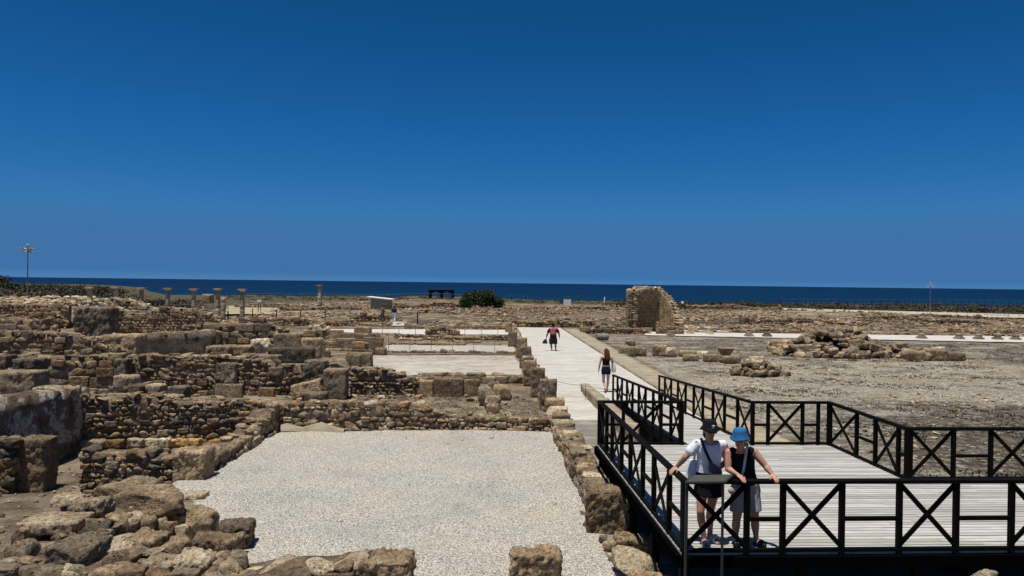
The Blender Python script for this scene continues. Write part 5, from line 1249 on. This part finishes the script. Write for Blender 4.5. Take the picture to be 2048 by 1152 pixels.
WORKSHOP = bpy.data.scenes.new('workshop')       # empty side scene for the remesh only, removed at the end
BENCH = bpy.data.objects.new('bench', bpy.data.meshes.new('bench')); WORKSHOP.collection.objects.link(BENCH)
BENCH.modifiers.new('r', 'REMESH').mode = 'VOXEL'; BENCH.modifiers.new('s', 'SMOOTH').factor = .5
def remeshed(o):
    with bpy.context.temp_override(scene=WORKSHOP, view_layer=WORKSHOP.view_layers[0]):
        dg = bpy.context.evaluated_depsgraph_get()
        return bpy.data.meshes.new_from_object(o.evaluated_get(dg))
def wloc(o):
    c = Vector(o.location)
    while o.parent is not None: o = o.parent; c = c + Vector(o.location)
    return c
class Solid:
    """overlapping rounded solids, fused into one continuous surface by a voxel remesh"""
    def __init__(s): s.v, s.f = [], []
    def rings(s, rs, n=16):
        b = len(s.v)
        for c, ax, ay, rx, ry in rs:
            for k in range(n):
                a = 2 * math.pi * k / n; s.v.append(c + ax * (rx * math.cos(a)) + ay * (ry * math.sin(a)))
        for i in range(len(rs) - 1):
            for k in range(n): s.f.append((b + i * n + k, b + i * n + (k + 1) % n, b + (i + 1) * n + (k + 1) % n, b + (i + 1) * n + k))
        s.f.append(tuple(b + k for k in range(n - 1, -1, -1))); s.f.append(tuple(b + (len(rs) - 1) * n + k for k in range(n)))
        return s
    def cap(s, p, q, r1, r2, n=14, bulge=0.0):
        p, q = Vector(p), Vector(q); d = (q - p); L = d.length or 1e-4; d = d / L
        u = d.cross(Vector((0, 0, 1)) if abs(d.z) < .9 else Vector((0, 1, 0))).normalized(); w_ = d.cross(u); rs = []
        for a in (80, 55, 25): rs.append((p - d * r1 * math.sin(math.radians(a)), u, w_, r1 * math.cos(math.radians(a)), r1 * math.cos(math.radians(a))))
        for t in (0, .25, .5, .75, 1): r = (r1 + (r2 - r1) * t) * (1 + bulge * math.sin(math.pi * t)); rs.append((p + d * L * t, u, w_, r, r))
        for a in (25, 55, 80): rs.append((q + d * r2 * math.sin(math.radians(a)), u, w_, r2 * math.cos(math.radians(a)), r2 * math.cos(math.radians(a))))
        return s.rings(rs, n)
    def ell(s, c, ax, ay, az, n=16):
        rs = []; c = Vector(c); ux, uy = ax.normalized(), ay.normalized()
        for k in range(1, 10): a = math.pi * k / 10; rs.append((c - az * math.cos(a), ux, uy, ax.length * math.sin(a), ay.length * math.sin(a)))
        return s.rings(rs, n)
    def chain(s, pts, n=12, bulge=0.0):
        for (p, r1), (q, r2) in zip(pts, pts[1:]): s.cap(p, q, r1, r2, n, bulge)
        return s
    def build(s, name, mat, parent, voxel, smooth=3, wrinkle=0.0):
        c = wloc(parent)
        me = bpy.data.meshes.new(name); me.from_pydata([tuple(v - c) for v in s.v], [], s.f); me.update()
        bm = bmesh.new(); bm.from_mesh(me); bmesh.ops.recalc_face_normals(bm, faces=bm.faces); bm.to_mesh(me); bm.free()
        BENCH.data = me; BENCH.modifiers['r'].voxel_size = voxel; BENCH.modifiers['s'].iterations = smooth
        me2 = remeshed(BENCH)
        if wrinkle:
            n_ = len(me2.vertices); co = np.empty(n_ * 3, dtype=np.float32); no = np.empty(n_ * 3, dtype=np.float32)
            me2.vertices.foreach_get('co', co); me2.vertices.foreach_get('normal', no); co = co.reshape(-1, 3); no = no.reshape(-1, 3)
            h = np.array([noise.noise((x * 9, y_ * 9, z * 5)) + .5 * noise.noise((x * 22, y_ * 22, z * 12)) for x, y_, z in co.tolist()], dtype=np.float32)
            me2.vertices.foreach_set('co', (co + no * (wrinkle * h)[:, None]).ravel()); me2.update()
        me2.polygons.foreach_set('use_smooth', np.ones(len(me2.polygons), dtype=bool)); me2.materials.clear(); me2.materials.append(mat); me2.name = name
        ob = link(bpy.data.objects.new(name, me2)); ob.parent = parent
        return ob
UPZ = Vector((0, 0, 1))
def hand(S, wrist, d, back, side, k=1.0, curl=0.5):
    """palm and five fingers; d: pointing direction, back: normal of the back of the hand, side: direction of the thumb"""
    d = d.normalized(); back = (back - d * back.dot(d)).normalized(); side = (side - d * side.dot(d) - back * side.dot(back)).normalized()
    pc = wrist + d * .045 * k; S.ell(pc, side * .042 * k, back * .018 * k, d * .055 * k, 12)
    for i, (o, L) in enumerate(((.030, .068), (.010, .078), (-.010, .072), (-.029, .056))):
        p = wrist + d * .085 * k + side * o * k; dd = d
        for j, f in enumerate((.45, .32, .23)):
            dd = (dd - back * (curl * (0.55 + .35 * j))).normalized(); q = p + dd * L * f * k; S.cap(p, q, (.0095 - .001 * j) * k, (.0088 - .001 * j) * k, 8); p = q
    t0 = wrist + d * .025 * k + side * .03 * k; t1 = t0 + (d * .6 + side * .8 - back * .2).normalized() * .04 * k; S.cap(t0, t1, .013 * k, .011 * k, 8); S.cap(t1, t1 + (d * .9 + side * .15 - back * .35).normalized() * .032 * k, .0105 * k, .009 * k, 8)
def head(S, c, Fd, k=1.0):
    """head with brow, nose, chin and ears; Fd the way the face looks"""
    sd = Fd.cross(UPZ).normalized(); u = sd.cross(Fd).normalized()
    S.ell(c + u * .025 * k, sd * .076 * k, Fd * .094 * k, u * .095 * k); S.ell(c + Fd * .022 * k - u * .05 * k, sd * .058 * k, Fd * .066 * k, u * .068 * k)
    S.cap(c + Fd * .09 * k + u * .005 * k, c + Fd * .108 * k - u * .03 * k, .009 * k, .014 * k, 8)       # nose
    S.ell(c + Fd * .074 * k - u * .095 * k, sd * .026 * k, Fd * .02 * k, u * .018 * k, 10)             # chin
    S.cap(c + Fd * .082 * k + u * .03 * k + sd * .03 * k, c + Fd * .082 * k + u * .03 * k - sd * .03 * k, .012 * k, .012 * k, 8)
    for e in (-1, 1): S.ell(c + sd * .078 * e * k - u * .012 * k, sd * .012 * k, Fd * .02 * k, u * .032 * k, 10)
    return sd, u
def torso(S, pel, chest, neck, ax, fd, k, fat=1.0, grow=0.0, top=True, low=True):
    g = grow; rs = []
    up_ = (chest - pel).normalized()
    L = [(pel - up_ * .12 * k, .13, .10), (pel - up_ * .05 * k, .168, .118), (pel + up_ * .06 * k, .158, .112), (pel.lerp(chest, .5), .132, .098), (pel.lerp(chest, .8), .142, .108), (chest + up_ * .03 * k, .16, .115), (chest + up_ * .1 * k, .165, .1), (chest.lerp(neck, .75), .125, .075), (neck, .06, .055)]
    lo = 0 if low else 2; hi = len(L) if top else 7
    for c, rx, ry in L[lo:hi]: rs.append((c, ax, fd, (rx * fat) * k + g, (ry * fat) * k + g))
    S.rings(rs, 18)
def person(label, Jt, fd, face, skin, vox, k=1.0, fat=1.0, hands=True, curl=(.5, .5), hd=None, legs_w=1.0):
    """Jt: joints in the world (a: image left, b: image right). Returns the root after building the bare body."""
    base = (Jt['anka'] + Jt['ankb']) / 2; root = thing('person', label, 'person', (base.x, base.y, min(Jt['anka'].z, Jt['ankb'].z) - .07 * k))
    ax = (Jt['shb'] - Jt['sha']).normalized(); S = Solid()
    torso(S, Jt['pel'], Jt['chest'], Jt['neck'], ax, fd, k, fat)
    S.cap(Jt['neck'] - UPZ * .03 * k, Jt['head'] - UPZ * .04 * k, .056 * k, .05 * k); sd, u = head(S, Jt['head'], face, k)
    for s in 'ab':
        sh, el, ha = Jt['sh' + s], Jt['el' + s], Jt['ha' + s]
        S.cap(Jt['neck'] - UPZ * .05 * k, sh, .055 * k * fat, .056 * k * fat); S.chain([(sh, .053 * k * fat), (el, .04 * k * fat)], bulge=.08); S.chain([(el, .041 * k * fat), (el.lerp(ha, .35), .042 * k * fat), (ha, .027 * k)])
        if hands:
            d, bk, th = (hd or {}).get(s, ((ha - el).normalized(), -fd, UPZ)); hand(S, ha, d, bk, th, k, curl[0 if s == 'a' else 1])
        else: S.ell(ha + (ha - el).normalized() * .06 * k, ax * .03 * k, fd * .04 * k, (ha - el).normalized() * .085 * k, 8)
        hp, kn, an = Jt['hip' + s], Jt['kn' + s], Jt['ank' + s]; f_ = fat * legs_w
        S.chain([(hp, .088 * k * f_), (hp.lerp(kn, .5), .072 * k * f_), (kn, .053 * k * f_)]); S.chain([(kn, .053 * k * f_), (kn.lerp(an, .33) - fd * .018 * k, .056 * k * f_), (kn.lerp(an, .75), .037 * k), (an, .036 * k)])
        ft = Jt.get('toe' + s) or (an + fd * .17 * k - UPZ * .045 * k)
        S.chain([(an - UPZ * .03 * k - fd * .03 * k, .036 * k), (an.lerp(ft, .5) - UPZ * .01 * k, .036 * k), (ft, .026 * k)])
    S.build('body', skin, root, vox)
    return root, ax, sd, u
def torso_wear(name, root, Jt, ax, fd, k, mat, vox, fat=1.0, grow=.014, sleeves=0.0, low=True, wr=.004, hem=None, straps=True):
    S = Solid(); pel, chest, neck = Jt['pel'], Jt['chest'], Jt['neck']; up_ = (chest - pel).normalized()
    L = [(pel + up_ * (.0 if hem is None else hem) * k, .168, .122), (pel + up_ * .1 * k, .158, .118), (pel.lerp(chest, .55), .142, .106), (pel.lerp(chest, .85), .15, .118), (chest + up_ * .03 * k, .163, .124), (chest + up_ * .09 * k, .158, .108)]
    if straps: L.append((chest.lerp(neck, .72), .118, .082))
    S.rings([(c, ax, fd, rx * fat * k + grow, ry * fat * k + grow) for c, rx, ry in L], 20)
    for s in 'ab':
        if straps: S.cap(Jt['neck'] - UPZ * .055 * k + (Jt['sh' + s] - Jt['neck']) * .25, Jt['sh' + s].lerp(neck, .0 if sleeves else .28) + UPZ * .004, .054 * k * fat + grow * .6, (.05 if sleeves else .05) * k * fat + grow * .6)
        if sleeves: S.cap(Jt['sh' + s], Jt['sh' + s].lerp(Jt['el' + s], sleeves), .052 * k * fat + grow * .8, .05 * k * fat + grow * 1.5)
    return S.build(name, mat, root, vox, 3, wr)
def leg_wear(name, root, Jt, ax, fd, k, mat, vox, length, fat=1.0, grow=.016, skirt=False, wr=.004, top=.1):
    S = Solid(); pel, chest = Jt['pel'], Jt['chest']; up_ = (chest - pel).normalized()
    S.rings([(pel - up_ * .13 * k, ax, fd, .15 * fat * k + grow, .115 * fat * k + grow), (pel - up_ * .05 * k, ax, fd, .172 * fat * k + grow, .124 * fat * k + grow), (pel + up_ * .05 * k, ax, fd, .163 * fat * k + grow, .118 * fat * k + grow), (pel + up_ * top * k, ax, fd, .152 * fat * k + grow, .112 * fat * k + grow)], 20)
    if skirt:
        m = (Jt['kna'] + Jt['knb']) / 2; h = (Jt['hipa'] + Jt['hipb']) / 2; e = h.lerp(m, length)
        S.rings([(pel - up_ * .05 * k, ax, fd, .175 * k + grow, .125 * k + grow), (h, ax, fd, .178 * k + grow, .13 * k + grow), (e, ax, fd, .18 * k + grow, .135 * k + grow)], 20)
    else:
        for s in 'ab': hp, kn = Jt['hip' + s], Jt['kn' + s]; e = hp.lerp(kn, length); S.rings([(hp + UPZ * .05, ax, fd, .095 * k * fat + grow, .1 * k * fat + grow), (hp.lerp(e, .5), ax, fd, .088 * k * fat + grow, .09 * k * fat + grow), (e, ax, fd, .082 * k * fat + grow, .086 * k * fat + grow)], 16)
    return S.build(name, mat, root, vox, 3, wr)
def bucket_hat(root, c, fd, mat, k=1.0, tilt=.12):
    """crown and sloping brim of a bucket hat"""
    sd = fd.cross(UPZ).normalized(); u = (sd.cross(fd).normalized() + fd * tilt).normalized(); f2 = (fd - u * fd.dot(u)).normalized(); b = c + u * .035 * k; V, Fq = [], []; n = 28
    pr = [(.082, -.012, 0), (.134, -.044, .007), (.138, -.048, .007), (.133, -.038, .007), (.1, .002, 0), (.095, .045, 0), (.082, .078, 0), (.055, .088, 0), (.002, .09, 0)]
    for i, (r, z, wv) in enumerate(pr):
        for q in range(n):
            a = 2 * math.pi * q / n; zz = z + wv * math.sin(3 * a + .6); V.append(b + (sd * math.cos(a) * r * .93 + f2 * math.sin(a) * r * 1.08 + u * zz) * k)
    for i in range(len(pr) - 1):
        for q in range(n): Fq.append((i * n + q, i * n + (q + 1) % n, (i + 1) * n + (q + 1) % n, (i + 1) * n + q))
    m = MB(); m.add(V, Fq); return m.build('hat', mat, root, True)
def tube_part(name, mat, root, pts, r, n=8):
    m = MB()
    for a, b in zip(pts, pts[1:]): m.tube(a, b, r, r, n)
    return m.build(name, mat, root, True)
def strap(name, mat, root, pts, wd, out, th=.006):
    V, Fq = [], []
    for i, p in enumerate(pts):
        d = (pts[min(i + 1, len(pts) - 1)] - pts[max(0, i - 1)]).normalized(); o_ = out[i] if isinstance(out, list) else out; s = d.cross(o_).normalized() * wd / 2; n_ = o_.normalized() * th / 2
        V += [p - s - n_, p + s - n_, p + s + n_, p - s + n_]
    for i in range(len(pts) - 1):
        for q in range(4): Fq.append((i * 4 + q, i * 4 + (q + 1) % 4, i * 4 + 4 + (q + 1) % 4, i * 4 + 4 + q))
    Fq += [(3, 2, 1, 0), tuple(len(V) - 4 + q for q in range(4))]
    m = MB(); m.add(V, Fq); return m.build(name, mat, root)
def sandals(root, Jt, fd, k, mat):
    for s in 'ab':
        an = Jt['ank' + s]; ft = Jt.get('toe' + s) or (an + fd * .17 * k - UPZ * .045 * k); d = (ft - an); d.z = 0; d.normalize(); sd = d.cross(UPZ); z = root.location.z
        c = (an + ft) / 2; V = []
        for zz in (0.0, .022):
            for a, b in ((-.115, -.03), (-.115, .03), (.0, .042), (.08, .046), (.125, .02), (.125, -.02), (.08, -.046), (.0, -.042)): q = c + d * a * k + sd * b * k; V.append(Vector((q.x, q.y, z + zz)))
        m = MB(); m.add(V, [tuple(range(7, -1, -1)), tuple(range(8, 16))] + [(i, (i + 1) % 8, 8 + (i + 1) % 8, 8 + i) for i in range(8)]); so = m.build('sandal', mat, root)
        for o_ in (.015, .065): tube_part('strap', mat, so, [c + d * o_ * k + sd * .046 * k - UPZ * .015, c + d * (o_ + .005) * k + sd * .03 * k + UPZ * .03 * k, c + d * (o_ + .005) * k - sd * .03 * k + UPZ * .03 * k, c + d * o_ * k - sd * .046 * k - UPZ * .015], .012 * k, 6)
def glasses(root, c, fd, k):
    sd = fd.cross(UPZ).normalized(); u = sd.cross(fd).normalized(); m = MB()
    for e in (-1, 1): m.hexa([c + (fd * f + sd * (e * .034 + a) + u * z) * k for z in (-.008, .026) for f, a in ((.098, -.028), (.098, .028), (.086, .028), (.086, -.028))])
    m.bar(c + (fd * .094 - sd * .01 + u * .012) * k, c + (fd * .094 + sd * .01 + u * .012) * k, .008, .008)
    for e in (-1, 1): m.bar(c + (fd * .09 + sd * e * .064 + u * .014) * k, c + (sd * e * .083 + u * .01) * k, .006, .01)
    m.build('sunglasses', M_GLASS, root)

# --- woman in the white shirt
FD = Vector((0.10, -1, 0)).normalized(); FACE = Vector((0.14, -.97, -.16)).normalized()
J1 = dict(pel=J(1418, 958, 9.86), chest=J(1418, 905, 9.83), neck=J(1419, 881, 9.79), head=J(1419, 861, 9.72), sha=J(1393, 888, 9.82), shb=J(1446, 889, 9.82), ela=J(1371, 914, 9.80), elb=J(1454, 922, 9.98), haa=J(1362, 938, 9.88), hab=J(1437, 937, 9.78),
          hipa=J(1406, 968, 9.87), hipb=J(1430, 968, 9.9), kna=J(1401, 1022, 9.78), knb=J(1421, 1020, 9.93), anka=J(1408, 1083, 9.80), ankb=J(1420, 1072, 10.02))
for s, x in (('a', -.02), ('b', .03)): J1['ank' + s].z = DZ + .085; J1['toe' + s] = J1['ank' + s] + Vector((x + .02, -.165, -.045))
RAILZ = DZ + RH
J1['haa'] = Vector((DP(0, .42).x + .005, DP(0, .42).y, RAILZ + .062))
p1, ax, sd, u = person('woman in a white t-shirt and black bucket hat leaning on the railing', J1, FD, FACE, SK1, .0065, 1.0, .98, curl=(.55, .45), hd={'a': (Vector((-.75, -.35, -.45)), Vector((-.2, -.25, 1)), Vector((.3, -1, 0))), 'b': (Vector((-.8, -.5, -.2)), Vector((.2, -1, .2)), UPZ)})
p1.location = p1.location
torso_wear('shirt', p1, J1, ax, FD, 1.0, C_WHITE, .008, .98, .016, .52, wr=.006, hem=.1)
leg_wear('skirt', p1, J1, ax, FD, 1.0, C_BLACK, .01, .42, .98, .014, True, wr=.004, top=.14)
S = Solid(); S.ell(J1['head'] + u * .03 - FACE * .025, sd * .086, FACE * .085, u * .1); S.ell(J1['head'] - FACE * .05 - u * .05, sd * .07, FACE * .05, u * .09); S.build('hair', H_BROWN, p1, .009)
hat1 = bucket_hat(p1, J1['head'] + u * .024, FACE, C_BLACK, 1.0, -.16); glasses(p1, J1['head'], FACE, 1.0)
hc = J1['head'] + u * .085 + FACE * .108
m = MB()
for a in (-.6, 0, .6): m.bar(hc - u * .012, hc + (sd * math.sin(a) + u * math.cos(a)) * .028, .008, .016, tuple(FACE))
m.bar(hc - u * .018 - sd * .02, hc - u * .018 + sd * .02, .005, .005, tuple(FACE)); m.build('hat_emblem', C_WHITE, hat1)
m = MB(); lp = J1['head'] + FACE * .088 - u * .062; m.tube(lp - sd * .02, lp + sd * .02, .007, .007, 8); m.build('mouth', M_LIP, p1)
fo = FD * 1.0
strap('bag_strap', C_BLACK, p1, [J(1402, 868 + 8, 9.72), J(1404, 882, 9.69), J(1410, 900, 9.675), J(1418, 918, 9.68), J(1428, 935, 9.70)], .035, FD)
S = Solid(); q = J(1430, 940, 9.70); S.ell(q, ax * .085 + UPZ * -.05, FD * .045, UPZ * .06 + ax * .03); S.cap(J(1420, 925, 9.69), q, .02, .05); S.build('sling_bag', C_OLIVE, p1, .01, 3, .006)
S = Solid(); q = J(1388, 938, 9.93); S.rings([(q + UPZ * .13, ax, FD, .07, .03), (q, ax, FD, .10, .05), (q - UPZ * .16, ax, FD, .11, .06), (q - UPZ * .19, ax, FD, .10, .045)], 14); S.build('tote_bag', C_WHITE, p1, .011, 3, .008)
strap('tote_strap', C_WHITE, p1, [J(1388, 925, 9.9), J(1390, 905, 9.80), J(1393, 882, 9.77), J(1396, 880, 9.84)], .03, FD)
sandals(p1, J1, FD, 1.0, M_SANDAL)

# --- woman in the black top
FD2 = Vector((-.10, -1, 0)).normalized(); FACE2 = Vector((-.55, -.8, -.16)).normalized()
J2 = dict(pel=J(1491, 974, 9.86), chest=J(1483, 923, 9.78), neck=J(1482, 899, 9.71), head=J(1480, 878, 9.63), sha=J(1458, 905, 9.76), shb=J(1508, 904, 9.76), ela=J(1456, 938, 9.70), elb=J(1531, 932, 9.70), haa=J(1473, 958, 9.6), hab=J(1548, 957, 9.62),
          hipa=J(1479, 985, 9.87), hipb=J(1503, 985, 9.87), kna=J(1473, 1040, 9.80), knb=J(1510, 1040, 9.80), anka=J(1471, 1086, 9.84), ankb=J(1512, 1087, 9.82))
for s, x in (('a', -.03), ('b', .05)): J2['ank' + s].z = DZ + .085; J2['toe' + s] = J2['ank' + s] + Vector((x, -.165, -.045))
for s, uu_ in (('a', .705), ('b', 1.16)): q = DP(uu_, .055); J2['ha' + s] = Vector((q.x, q.y, RAILZ + .05))
p2, ax, sd, u = person('woman in a black tank top and blue bucket hat with both hands on the railing', J2, FD2, FACE2, SK2, .0065, .98, 1.04, curl=(.4, .55), hd={'a': (Vector((.35, -.8, -.3)), Vector((.1, -.3, 1)), Vector((1, .3, 0))), 'b': (Vector((.2, -.9, -.3)), Vector((0, -.3, 1)), Vector((-1, .1, 0)))})
torso_wear('tank_top', p2, J2, ax, FD2, .98, C_BLACK, .008, 1.04, .014, 0, wr=.004, hem=.02)
leg_wear('shorts', p2, J2, ax, FD2, .98, C_LGREY, .009, .66, 1.04, .02, wr=.008, top=.08)
S = Solid(); S.ell(J2['head'] + u * .028 - FACE2 * .025, sd * .088, FACE2 * .088, u * .1); S.ell(J2['head'] - FACE2 * .045 - u * .055, sd * .08, FACE2 * .055, u * .075); S.build('hair', H_GREY, p2, .009)
bucket_hat(p2, J2['head'] + u * .022, FACE2, C_BLUE, 1.0, -.1); glasses(p2, J2['head'], FACE2, 1.0)
m = MB(); lp = J2['head'] + FACE2 * .088 - u * .062; m.tube(lp - sd * .02, lp + sd * .02, .007, .007, 8); m.build('mouth', M_LIP, p2)
strap('bag_strap', C_TOTE, p2, [J(1496, 884, 9.74), J(1494, 894, 9.62), J(1491, 915, 9.61), J(1487, 940, 9.63), J(1480, 965, 9.66)], .032, FD2)
S = Solid(); q = J(1472, 980, 9.68); S.ell(q, ax * .11, FD2 * .05, UPZ * .075); S.build('shoulder_bag', C_TOTE, p2, .01, 3, .006)
tube_part('bracelet', M_STEEL, p2, [J(1467, 951, 9.63), J(1470, 953, 9.60), J(1473, 953, 9.62)], .008)
sandals(p2, J2, FD2, .98, M_SHOE)

# --- red haired woman walking away
AW = Vector((-.06, 1, 0)).normalized(); y = 30.1
def JJ(px, py, dy=0.0): return J(px, py, y + dy)
J3 = dict(pel=JJ(1212, 737), chest=JJ(1212.3, 720), neck=JJ(1212.6, 711), head=JJ(1212.6, 703, .03), sha=JJ(1203.5, 714), shb=JJ(1221.5, 714), ela=JJ(1199.5, 728), elb=JJ(1225, 727), haa=JJ(1197.5, 740, .05), hab=JJ(1224, 738, .1), hipa=JJ(1207.7, 741), hipb=JJ(1216.6, 741), kna=JJ(1207, 762, .12), knb=JJ(1216, 762, .02), anka=JJ(1211, 777, -.15), ankb=JJ(1214, 780.5, .1))
J3['anka'].z = .20; J3['ankb'].z = .085; J3['toea'] = J3['anka'] + Vector((0, .06, -.15)); J3['toeb'] = J3['ankb'] + Vector((.01, .16, -.05))
p3, ax, sd, u = person('red haired woman in dark shorts walking away along the path', J3, AW, AW, SK3, .01, 1.0, .95, curl=(.4, .4), hd={'a': (Vector((-.05, .1, -1)), Vector((-1, 0, 0)), Vector((0, 1, 0))), 'b': (Vector((.05, .2, -1)), Vector((1, 0, 0)), Vector((0, 1, 0)))})
p3.location.z = 0
torso_wear('top', p3, J3, ax, AW, 1.0, C_BLACK, .011, .95, .012, 0, straps=False, hem=.13)
leg_wear('shorts', p3, J3, ax, AW, 1.0, C_NAVY, .011, .36, .97, .016, top=.09)
S = Solid(); q = J3['pel'] + UPZ * .11; S.rings([(q - UPZ * .018, ax, AW, .17, .128), (q + UPZ * .018, ax, AW, .168, .126)], 18); S.build('waistband', C_TOTE, p3, .009, 1)
S = Solid(); S.ell(J3['head'] + UPZ * .02 - AW * .01, ax * .098, AW * .11, UPZ * .12)
for dx, L in ((-.045, .27), (-.015, .33), (.03, .31), (.06, .26)): S.chain([(J3['head'] + ax * dx - AW * .05 + UPZ * .03, .055), (J3['head'] + ax * dx * 1.3 - AW * .12 - UPZ * .16, .055), (J3['head'] + ax * (dx * 1.5 + .02) - AW * .15 - UPZ * L, .025)])
S.build('hair', H_RED, p3, .011, 2, .014)
S = Solid(); q = JJ(1228, 736, -.02); S.rings([(q + UPZ * .2, ax, AW, .05, .07), (q, ax, AW, .07, .15), (q - UPZ * .13, ax, AW, .075, .17), (q - UPZ * .17, ax, AW, .05, .15)], 14); S.build('tote_bag', C_TOTE, p3, .014, 3, .01)
strap('tote_strap', C_TOTE, p3, [JJ(1228, 729, -.05), JJ(1225, 716, -.08), JJ(1221.5, 710.5, -.02), JJ(1224, 718, .1)], .035, -AW)
sandals(p3, J3, AW, 1.0, M_SHOE)

# --- stout man with a pink backpack
AW4 = Vector((-.03, 1, 0)).normalized(); y = 48.4
J4 = dict(pel=JJ(1106.5, 677), chest=JJ(1106.5, 664), neck=JJ(1106.5, 656), head=JJ(1106.5, 650, .06), sha=JJ(1099, 659), shb=JJ(1114, 659), ela=JJ(1095, 667), elb=JJ(1118, 667), haa=JJ(1092.5, 675, .05), hab=JJ(1119, 674, .1), hipa=JJ(1102.5, 680), hipb=JJ(1110, 680), kna=JJ(1102.5, 690, .05), knb=JJ(1111, 690), anka=JJ(1103.5, 699), ankb=JJ(1111.5, 699, .1))
J4['anka'].z = .09; J4['ankb'].z = .09
p4, ax, sd, u = person('stout man with a pink backpack carrying a dark bag along the path', J4, AW4, AW4, SK4, .014, 1.0, 1.35, curl=(.6, .4), legs_w=.9, hd={'a': (Vector((-.1, 0, -1)), Vector((-1, 0, 0)), Vector((0, 1, 0))), 'b': (Vector((.1, 0, -1)), Vector((1, 0, 0)), Vector((0, 1, 0)))})
p4.location.z = 0
torso_wear('shirt', p4, J4, ax, AW4, 1.0, C_MAROON, .014, 1.35, .02, .6)
leg_wear('shorts', p4, J4, ax, AW4, 1.0, C_DGREY, .014, .78, 1.3, .03)
S = Solid(); S.ell(J4['head'] + UPZ * .025 - AW4 * .02, ax * .095, AW4 * .1, UPZ * .11); S.build('hair', H_DARK, p4, .014)
S = Solid(); q = JJ(1106.5, 662, -.24); S.rings([(q - UPZ * .22, ax, AW4, .17, .07), (q - UPZ * .15, ax, AW4, .2, .1), (q + UPZ * .1, ax, AW4, .19, .11), (q + UPZ * .2, ax, AW4, .13, .08)], 18); bp = S.build('backpack', C_PINK, p4, .015, 3, .008)
S = Solid(); q = JJ(1106, 667, -.35); S.ell(q, ax * .13, AW4 * .05, UPZ * .1); S.build('backpack_pocket', C_GREY, bp, .014)
for s, e in (('a', -1), ('b', 1)): tube_part('shoulder_strap', C_PINK, bp, [JJ(1106.5 + e * 5, 661, -.18), JJ(1106.5 + e * 5.5, 655.5, -.02), JJ(1106.5 + e * 5.5, 658, .16)], .022)
S = Solid(); q = JJ(1090, 682, .0); S.rings([(q + UPZ * .16 + ax * .1, ax, AW4, .03, .03), (q + UPZ * .04, ax, AW4, .12, .06), (q - UPZ * .12, ax, AW4, .18, .08), (q - UPZ * .17, ax, AW4, .16, .07)], 14); S.build('carried_bag', C_DGREY, p4, .016, 3, .012)
for s in 'ab': S = Solid(); a_ = J4['ank' + s]; S.chain([(a_ - UPZ * .03 - AW4 * .04, .045), (a_ + AW4 * .16 - UPZ * .055, .038)]); S.cap(a_ + UPZ * .03, a_ - UPZ * .04, .044, .045); S.build('shoe', M_SHOE, p4, .014)

# --- far visitors
def far_person(label, px, yfoot, y, hgt, top, low, hair, fd, skin=SK3, sl=.6, lowlen=1.7, z=None, hat=None):
    x = J(px, yfoot, y).x; g = gz(x, y) if z is None else z; k = hgt / 1.7; ax_ = fd.cross(UPZ).normalized()
    def q(a, b, h): return Vector((x, y, g)) + ax_ * a * k + fd * b * k + UPZ * h * k
    j = dict(pel=q(0, 0, .95), chest=q(0, 0, 1.25), neck=q(0, .01, 1.43), head=q(0, .03, 1.56), sha=q(-.17, 0, 1.37), shb=q(.17, 0, 1.37), ela=q(-.23, -.03, 1.1), elb=q(.23, .02, 1.1), haa=q(-.24, .05, .88), hab=q(.24, .1, .88), hipa=q(-.09, 0, .9), hipb=q(.09, 0, .9), kna=q(-.09, .1, .5), knb=q(.1, -.02, .5), anka=q(-.09, .05, .085), ankb=q(.1, -.2, .1))
    r_, a_, s_, u_ = person(label, j, fd, fd, skin, .025, k, 1.08, hands=False); r_.location.z = g
    for c in r_.children: c.location.z += 0
    torso_wear('shirt', r_, j, a_, fd, k, top, .025, 1.08, .03, sl, wr=0); leg_wear('trousers', r_, j, a_, fd, k, low, .025, lowlen if lowlen < 1 else .98, 1.05, .03, wr=0)
    if lowlen > 1:
        S = Solid()
        for s in 'ab': S.cap(j['kn' + s], j['kn' + s].lerp(j['ank' + s], .85), .085 * k, .07 * k)
        S.build('trouser_legs', low, r_, .025)
    S = Solid(); S.ell(j['head'] + UPZ * .03 - fd * .02, a_ * .1, fd * .1, UPZ * .11); S.build('hat' if hat else 'hair', hat or hair, r_, .025)
WKL = Vector((-1, .2, 0)).normalized()
far_person('visitor in grey strolling left through the ruins', 765, 655, 76, 1.75, C_GREY, C_GREY, H_DARK, WKL, hat=C_MAROON, z=.25)
far_person('visitor in a dark top and white trousers among the ruins', 788, 655, 75, 1.72, C_DGREY, C_WHITE, H_DARK, Vector((0, 1, 0)), z=.25)
far_person('visitor dressed in white walking before the sea', 1209, 612, 148, 1.7, C_WHITE, C_WHITE, H_DARK, Vector((-1, 0, 0)), hat=C_WHITE)
far_person('visitor in a white top and dark shorts right of the tower', 1365, 613, 140, 1.72, C_WHITE, C_DGREY, H_DARK, Vector((.3, 1, 0)).normalized(), lowlen=.9)
far_person('left one of two dark dressed visitors far right of the tower', 1424, 620, 128, 1.72, C_DGREY, C_BLACK, H_DARK, Vector((0, 1, 0)))
far_person('right one of two dark dressed visitors far right of the tower', 1440, 620, 126, 1.75, C_BLACK, C_BLACK, H_DARK, Vector((.2, 1, 0)).normalized())
bpy.data.objects.remove(BENCH)
bpy.data.scenes.remove(WORKSHOP)
bpy.data.batch_remove([m_ for m_ in bpy.data.meshes if m_.users == 0])
